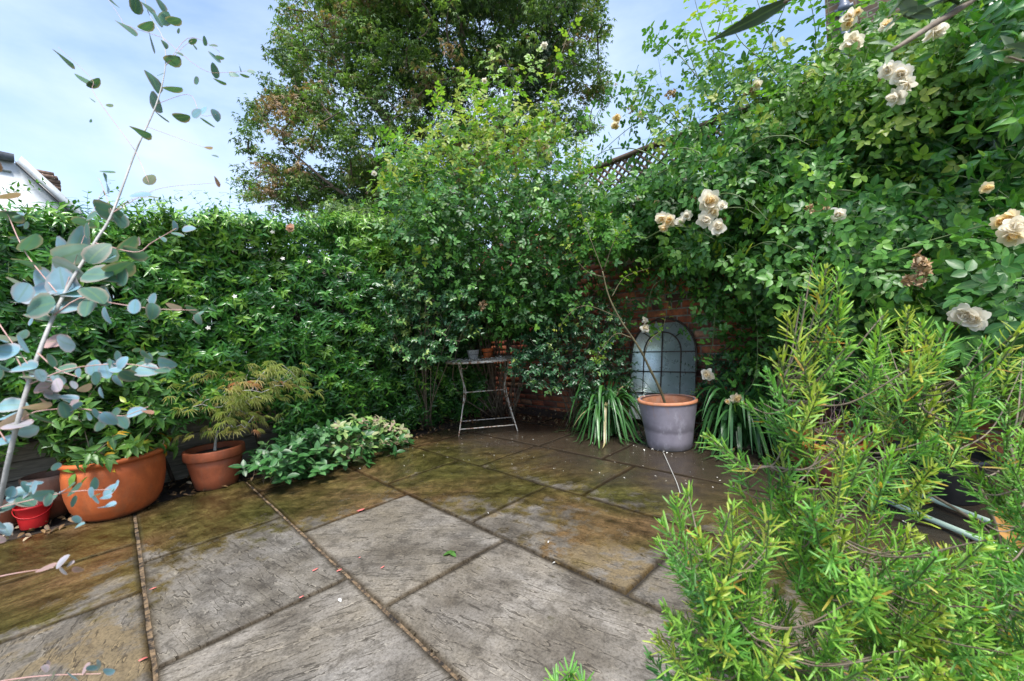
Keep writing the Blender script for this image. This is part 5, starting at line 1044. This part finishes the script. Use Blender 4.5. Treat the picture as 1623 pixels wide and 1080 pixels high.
# ------------------------------------------------------------------ rosemary in the foreground
def rosemary():
    base = np.array([1.15, -.62, 0.0]); t = thing('rosemary_bush', 'large bright green rosemary bush filling the lower right foreground', 'rosemary', base); mb = MB(); mc = MB(); ms = MB()
    tips = []
    hand = [(1290, 405), (1310, 425), (1250, 500), (1270, 470), (1330, 470), (1400, 500), (1440, 490), (1215, 590), (1235, 560), (1180, 640) , (1120, 690), (1135, 700), (1070, 790), (1050, 830), (1045, 860), (1215, 730), (1240, 710), (1290, 560), (1350, 540), (1500, 520), (1560, 540), (1600, 560), (1050, 960), (1040, 1010), (1030, 1040), (1120, 860), (1160, 800), (1300, 620), (1375, 600), (1450, 580), (1470, 530), (1540, 590), (1090, 780), (1210, 640), (1330, 430), (1620, 520), (1410, 720), (1430, 840), (1500, 870), (1260, 740), (1300, 720), (1340, 700), (1280, 790), (1390, 680), (1440, 700), (1480, 740), (1350, 760), (1230, 800), (1160, 770), (1560, 700), (1250, 640), (1290, 660), (1600, 640)]
    for x, y in hand: tips.append((x, y, rng.uniform(.50, .68)))
    for poly, n, dr in (([(1230, 560), (1400, 480), (1640, 560), (1640, 720), (1400, 690), (1300, 690)], 38, (.55, .85)), ([(1060, 860), (1150, 800), (1260, 760), (1380, 860), (1640, 850), (1660, 1100), (1030, 1100)], 330, (.48, .85)), ([(1240, 700), (1380, 700), (1640, 740), (1640, 860), (1400, 850), (1200, 830)], 26, (.6, .85))):
        for x, y in sample(poly, n): tips.append((x, y, rng.uniform(*dr)))
    mains = [spline([base, P(1680, 1200, .85), P(1600, 1000, .8), P(1590, 900, .78), P(1565, 800, .75), P(1500, 690, .72), P(1420, 610, .68)], 30), spline([base+[-.03, .02, 0], P(1500, 1150, .75), P(1380, 950, .68), P(1290, 830, .62), P(1220, 740, .6)], 24), spline([base+[-.05, -.02, 0], P(1350, 1180, .7), P(1180, 1000, .6), P(1120, 880, .56)], 22), spline([base+[0, -.05, 0], P(1640, 1150, .6), P(1640, 900, .62), P(1600, 700, .65)], 24), spline([base, P(1620, 1000, .8), P(1580, 860, .78), P(1450, 770, .75), P(1300, 690, .7), P(1230, 620, .62)], 26)]
    for m_, r0 in zip(mains, (.0065, .0045, .0035, .0045, .0035)): tube(mc, m_, np.linspace(r0, .002, len(m_)), 7)
    nod = np.concatenate([m_[len(m_)//3:] for m_ in mains])
    for (x, y, d_) in tips:
        e = P(x, y, d_); below = nod[nod[:, 2] < e[2]+.0]
        if len(below) == 0: below = nod
        cost = np.linalg.norm(below-e, axis=1); b0 = below[np.argmin(cost+.3*np.maximum(0, .10-cost))]; L0 = np.linalg.norm(e-b0)
        mid = (b0+e)/2-[0, 0, .18*L0]; pl = spline([b0, mid, e], 14); tube(mc, pl, np.linspace(.0015, .0009, 14), 5, cap=False)
        L_ = rng.uniform(.06, .14); hl = rng.uniform(.75, 1.1); axis = nrm(nrm(e-mid)*.7+[0, 0, .6]-rgt*.12+rng.normal(0, .15, 3)); b = e-axis*L_; tube(ms, spline([pl[8], b, e], 8), .0009, 4, cap=False)
        k = int(L_/.0062); s = np.linspace(0, 1, k)[:, None]; pp = b+axis*L_*s+.02*L_*np.sin(s*3)*rng.normal(0, 1, 3); T = np.repeat(axis[None], k, 0); sh = rng.normal(.58, .2)
        for w_ in range(3):
            a_, dd, up = on_shoots(pp[:, None], T[:, None], 'spi', 54, phi0=(np.arange(k)*1.57+w_*2.1)[:, None], updrift=0); grow = np.clip((1-s[:, 0])*4+.35, .35, 1); Ln = rng.uniform(.017, .034, k)*grow*hl; dd = nrm(dd+rng.normal(0, .16, dd.shape)); tt = np.clip(sh+.25*s[:, 0]+rng.normal(0, .09, k), 0, .93); old = rng.random(k) < .035*(1.3-s[:, 0]); tt[old] = rng.uniform(.95, 1, old.sum())
            dd = nrm(dd+T*(.9*s**3)); leaves(mb, T_NEEDLE, a_, dd, up, Ln, rng.uniform(.0024, .0032, k), rng.normal(.05, .18, k), tt)
    # lone sprig by the bottom edge
    part(mb, 'foliage', G_ROSM, t); part(mc, 'stems', TWIGB, t); part(ms, 'green_shoots', TWIG, t)
    c = P(902, 1065, .62); b0 = P(905, 1150, .66); t2 = thing('rosemary_sprig', 'single short rosemary sprig poking up at the bottom centre', 'rosemary', [b0[0], b0[1], 0]); mb = MB(); mc = MB(); tube(mc, spline([[b0[0], b0[1], 0], b0, c], 10), .0014, 5)
    for (dx, h) in ((0, .09), (.02, .06), (-.02, .055)):
        e = c+rgt*dx+[0, 0, 0.0]-[0, 0, abs(dx)*.8]; b = e-[0, 0, h]; k = 20; s = np.linspace(0, 1, k)[:, None]; pp = b+(e-b)*s; T = np.repeat([[0, 0, 1.]], k, 0); tube(mc, [b0, b, e], .001, 4)
        for w_ in range(3): a_, dd, up = on_shoots(pp[:, None], T[:, None], 'spi', 48, phi0=(np.arange(k)*1.57+w_*2.1)[:, None], updrift=0); leaves(mb, T_NEEDLE, a_, dd, up, rng.uniform(.022, .030, k), .003, .1, np.clip(rng.normal(.55, .15, k), 0, .95))
    part(mb, 'foliage', G_ROSM, t2); part(mc, 'stem', TWIGB, t2)
rosemary()

# ------------------------------------------------------------------ eucalyptus in the left foreground
def eucalyptus():
    root = P(-60, 1250, .62); root[2] = 0; t = thing('eucalyptus', 'young eucalyptus with round blue-grey leaves along the left edge, close to the camera', 'eucalyptus', root); mb = MB(); mc = MB(); mr = MB()
    D = lambda y: .47+.30*np.clip((560-np.asarray(y, float))/560, 0, 1)      # the stem leans away upwards
    main = [root, P(-40, 1050, .55)]+[P(x, y, D(y)) for x, y in [(0, 795), (45, 610), (95, 480), (150, 385), (178, 338), (215, 240), (248, 165), (262, 105), (258, 60), (235, 20), (225, -30)]]
    pl = spline(main, 60); tube(mc, pl, np.interp(np.linspace(0, 1, 60), [0, .3, .5, .7, 1], [.0030, .0021, .0015, .0009, .0005]), 10)
    def tw(pts, r=.0011, mat=mr, dd=0): tube(mat, spline([P(x, y, D(y)+dd) for x, y in pts], 14), np.linspace(r, r*.5, 14), 6)
    for q in ([(85, 500), (130, 472), (185, 482), (250, 490), (312, 492)], [(45, 610), (110, 585), (190, 577), (240, 583), (262, 585)], [(30, 668), (60, 652), (130, 648), (190, 660), (235, 645)], [(-30, 812), (40, 795), (110, 780), (176, 776)], [(150, 385), (215, 400), (240, 385), (280, 362)], [(-30, 470), (10, 530), (50, 585)], [(-20, 918), (30, 908), (85, 900)], [(-30, 1085), (60, 1072), (160, 1068)], [(95, 470), (40, 400), (10, 335), (-10, 300)], [(45, 610), (20, 560), (-30, 540)], [(60, 560), (90, 585), (130, 600)], [(10, 700), (-30, 640)]): tw(q, .0008)
    for q in ([(262, 105), (290, 75), (305, 65)], [(248, 165), (300, 150), (318, 182), (343, 182)], [(262, 105), (300, 60), (345, 80), (345, 95)], [(258, 60), (320, 110), (360, 115), (400, 112)], [(215, 240), (150, 150), (145, 125), (92, 75)], [(178, 338), (250, 300), (345, 290)], [(230, 200), (290, 222), (330, 236)], [(258, 60), (200, 40), (192, 30), (172, 0)], [(95, 480), (150, 330), (165, 300)], [(178, 338), (160, 290), (155, 282)], [(215, 240), (232, 280), (236, 290)], [(178, 338), (205, 318), (240, 312)]): tw(q, .0004)
    # px, py of leaf centre, length px, direction angle in image (deg, 0 right, 90 up), tint, openness
    LV = [(102, 95, 34, -40, .15, .5), (135, 128, 26, -30, .7, .3), (150, 134, 22, 20, .15, .6), (202, 43, 30, -30, .1, .35), (233, 45, 24, 5, .1, .5), (243, 68, 34, -65, .1, .45), (216, 8, 26, 80, .15, .8), (236, 12, 22, -40, .1, .5), (256, 6, 24, -60, .15, .6), (262, 30, 22, 40, .55, .8), (276, 33, 22, 10, .15, .7), (250, 30, 22, 130, .6, .4), (176, 5, 16, -60, .1, .5), (283, 49, 9, 90, .1, .6), (274, 98, 24, 10, .1, .9), (262, 68, 12, -40, .1, .4), (284, 84, 12, -10, .1, .4), (246, 128, 34, -50, .1, .45), (257, 119, 16, 10, .7, .3), (275, 142, 28, 0, .1, .4), (247, 163, 34, -60, .12, .75), (258, 185, 22, -30, .1, .3), (222, 213, 30, -35, .05, .35), (287, 188, 24, -10, .1, .75), (312, 180, 18, 40, .6, .8), (322, 175, 18, 60, .65, .7), (330, 193, 22, -20, .1, .4), (343, 182, 18, -60, .5, .8), (306, 66, 14, 10, .1, .7), (309, 75, 9, -60, .1, .6), (325, 65, 14, 80, .2, .5), (338, 72, 13, 0, .1, .5), (340, 92, 20, -60, .4, .7), (348, 90, 12, 20, .3, .7), (340, 112, 22, 100, .35, .5), (349, 130, 20, -20, .1, .4), (312, 128, 14, 100, .15, .7), (369, 117, 13, 20, .35, .8), (381, 108, 12, 90, .7, .4), (388, 120, 14, -10, .1, .4), (398, 113, 12, 0, .3, .7), (331, 235, 12, 0, .95, .5), (341, 247, 10, -10, .15, .4), (342, 288, 18, 150, .98, .7), (236, 284, 20, 60, .93, .8), (174, 167, 10, 20, .8, .7), (144, 192, 6, 60, .6, .5), (241, 310, 20, 10, .94, .5), (222, 308, 28, 175, .75, .25), (165, 290, 34, 130, .75, .3),
          (165, 335, 45, -25, .22, .95), (190, 345, 40, -60, .2, .7), (15, 345, 42, 0, .25, .95), (12, 310, 34, 20, .95, .4), (30, 340, 20, 180, .7, .3), (48, 385, 38, 50, .35, .6), (30, 375, 26, 180, .6, .4), (-2, 262, 24, 60, .95, .6),
          (95, 395, 50, 150, .78, .7), (115, 405, 56, 10, .80, .9), (130, 385, 44, 40, .65, .8), (90, 430, 58, 200, .75, .85), (112, 425, 54, -20, .78, .8), (65, 445, 56, 160, .70, .9), (60, 465, 60, 180, .75, .8), (110, 462, 54, -10, .68, .85), (85, 478, 46, 220, .15, .8), (60, 485, 54, 190, .2, .85), (100, 450, 60, 100, .72, .8), (155, 435, 50, 0, .3, .9), (175, 438, 44, -20, .2, .9), (190, 430, 46, 10, .2, .8), (150, 400, 44, 60, .15, .9), (172, 408, 30, 30, .65, .8), (150, 465, 44, -30, .15, .9), (165, 470, 40, -60, .2, .8), (40, 420, 36, 190, .15, .8), (135, 350, 30, 160, .3, .35), (25, 447, 28, 170, .96, .6), (60, 500, 30, -10, .2, .6), (215, 402, 40, -10, .32, .9), (205, 390, 34, 30, .3, .6), (278, 358, 16, 80, .68, .6), (298, 362, 18, 20, .6, .7), (282, 372, 18, -20, .4, .5), (222, 383, 14, 70, .93, .5), 
          (177, 470, 28, 80, .68, .35), (166, 500, 28, -85, .68, .35), (214, 486, 24, 80, .62, .8), (242, 474, 20, 70, .62, .7), (244, 492, 26, -80, .3, .85), (276, 487, 24, -10, .93, .8), (303, 491, 22, -20, .22, .8), (100, 545, 32, 170, .9, .8), (88, 540, 36, 10, .93, .8), 
          (8, 535, 32, 0, .93, .7), (12, 560, 40, 180, .6, .9), (8, 580, 36, 0, .5, .9), (38, 580, 34, 10, .6, .8), (38, 545, 34, -50, .65, .5), (36, 530, 18, 60, .68, .8), (60, 590, 30, 0, .3, .7), (62, 598, 36, 150, .92, .5), (65, 600, 26, -20, .88, .5), (95, 590, 20, 170, .15, .6), (97, 612, 22, -10, .9, .6), (72, 620, 20, 180, .9, .7), (110, 630, 26, -10, .9, .5),
          (148, 583, 26, 90, .6, .85), (152, 600, 22, -80, .6, .7), (170, 588, 26, -70, .65, .9), (192, 575, 22, 60, .65, .8), (205, 597, 28, -30, .2, .9), (215, 590, 22, 100, .3, .6), (235, 568, 18, 80, .65, .7), (232, 586, 32, 0, .45, .9), (258, 587, 22, -5, .15, .8), (105, 585, 26, 180, .15, .7), (66, 612, 32, 190, .93, .8),
          (90, 610, 24, 120, .92, .7), (135, 617, 18, 20, .93, .7), (82, 630, 22, 160, .92, .7), (60, 645, 34, 10, .98, .5), (30, 675, 44, -10, .9, .9), (70, 660, 44, 0, .12, .8), (105, 650, 26, 90, .35, .8), (120, 645, 22, 20, .45, .8), (138, 660, 18, 170, .5, .8), (155, 655, 22, 80, .6, .85), (170, 665, 26, -60, .68, .85), (160, 675, 22, -100, .65, .8), (183, 655, 20, 60, .66, .7), (195, 668, 24, -40, .3, .8), (212, 652, 24, 30, .62, .8), (235, 652, 18, -10, .97, .4),
          (8, 660, 34, 170, .6, .9), (5, 700, 34, 0, .55, .9), (35, 682, 44, 0, .90, .9), (10, 640, 30, 20, .55, .9),
          (30, 783, 30, 20, .55, .9), (55, 772, 24, 60, .7, .8), (42, 795, 28, -30, .25, .9), (62, 788, 30, 0, .45, .9), (10, 805, 26, 180, .3, .9), (0, 830, 24, -10, .9, .7), (118, 775, 26, 60, .65, .5), (148, 768, 22, 90, .5, .6), (152, 788, 26, -30, .7, .7), (172, 778, 24, 60, .6, .6), (115, 795, 18, -110, .5, .4),
          (72, 900, 26, 180, .93, .8), (98, 890, 22, 50, .92, .5), (100, 905, 18, -50, .92, .4), (120, 1070, 26, 0, .92, .8), (172, 1065, 20, 0, .55, .9), (158, 1055, 16, 70, .92, .4), (135, 1060, 18, 60, .9, .5), (85, 1072, 14, -90, .92, .5)]
    for q in range(70):
        j = rng.integers(45, len(LV)); a_ = LV[j]; LV.append((a_[0]+rng.normal(0, 16), a_[1]+rng.normal(0, 14), a_[2]*rng.uniform(.6, .95), rng.uniform(0, 360), a_[4], rng.uniform(.3, .95)))
    for (x, y, s, an, tn, op) in LV:
        d_ = float(D(y))+rng.normal(0, .015); L_ = s*d_/F0*(.9 if s > 38 else 1.0); ca, sa = math.cos(R(an)), math.sin(R(an)); dv = rgt*ca+upv*sa; c = P(x, y, d_); tocam = nrm(EYE-c); sd_ = nrm(np.cross(tocam, dv)); op = min(1, op*.95); nv = tocam*op+(sd_+upv*.3)*math.sqrt(max(0, 1-op*op))*(1 if rng.random() < .5 else -1); dv2 = nrm(dv+tocam*rng.normal(0, .25))
        leaves(mb, T_ROUND, [c-dv2*L_*.5], dv2, [nv], L_, L_*rng.uniform(.85, 1.0), rng.normal(.15, .22), np.clip(tn+rng.normal(0, .04), 0, 1))
    part(mb, 'foliage', G_EUC, t); part(mc, 'stem', TWIGG, t); part(mr, 'twigs', TWIGR, t)
eucalyptus()

# ------------------------------------------------------------------ overhanging branch, top right, close to the camera
def olive():
    root = P(1800, -300, .7); t = thing('overhanging_branch', 'blurred olive-leaved branch reaching in over the top right corner', 'branch', root); mb = MB(); mc = MB()
    tube(mc, spline([root, P(1650, -90, .55), P(1540, 0, .5), P(1470, 45, .47), P(1415, 80, .46)], 20), np.linspace(.006, .0022, 20), 8)
    tube(mc, spline([root, P(1700, 0, .6), P(1640, 90, .56), P(1595, 90, .55)], 14), np.linspace(.004, .001, 14), 6); tube(mc, spline([root, P(1400, -80, .5), P(1260, -5, .45), P(1245, 3, .45)], 14), np.linspace(.004, .001, 14), 6)
    for (a, b, wd, tn) in (((1255, -2), (1135, 64), .017, .1), ((1530, -5), (1440, 12), .018, .8), ((1440, 20), (1395, 45), .016, .9), ((1450, 30), (1425, -5), .018, .7), ((1480, 25), (1430, 15), .016, .3), ((1500, 20), (1560, -15), .016, .6), ((1420, 75), (1380, 62), .012, .9), ((1412, 82), (1405, 100), .008, .8), ((1465, 48), (1430, 50), .012, .5), ((1520, 10), (1475, -15), .018, .2), ((1640, 85), (1600, 70), .018, .3), ((1610, 80), (1570, 78), .012, 1.), ((1620, 95), (1585, 90), .014, .9), ((1605, 80), (1590, 55), .012, .9), ((1460, -20), (1400, 20), .02, .2), ((1560, -20), (1500, -5), .02, .9)):
        d_ = .48 if a[0] < 1580 else .56; A_ = P(a[0], a[1], d_); B_ = P(b[0], b[1], d_-.01); c = (A_+B_)/2; leaves(mb, T_LANCE, [A_], [B_-A_], [nrm(EYE-c)*.5+rng.normal(0, .3, 3)+[0, 0, .5]], np.linalg.norm(B_-A_), wd, .12, tn)
    part(mb, 'foliage', G_OLIVE, t); part(mc, 'stem', TWIGB, t)
olive()
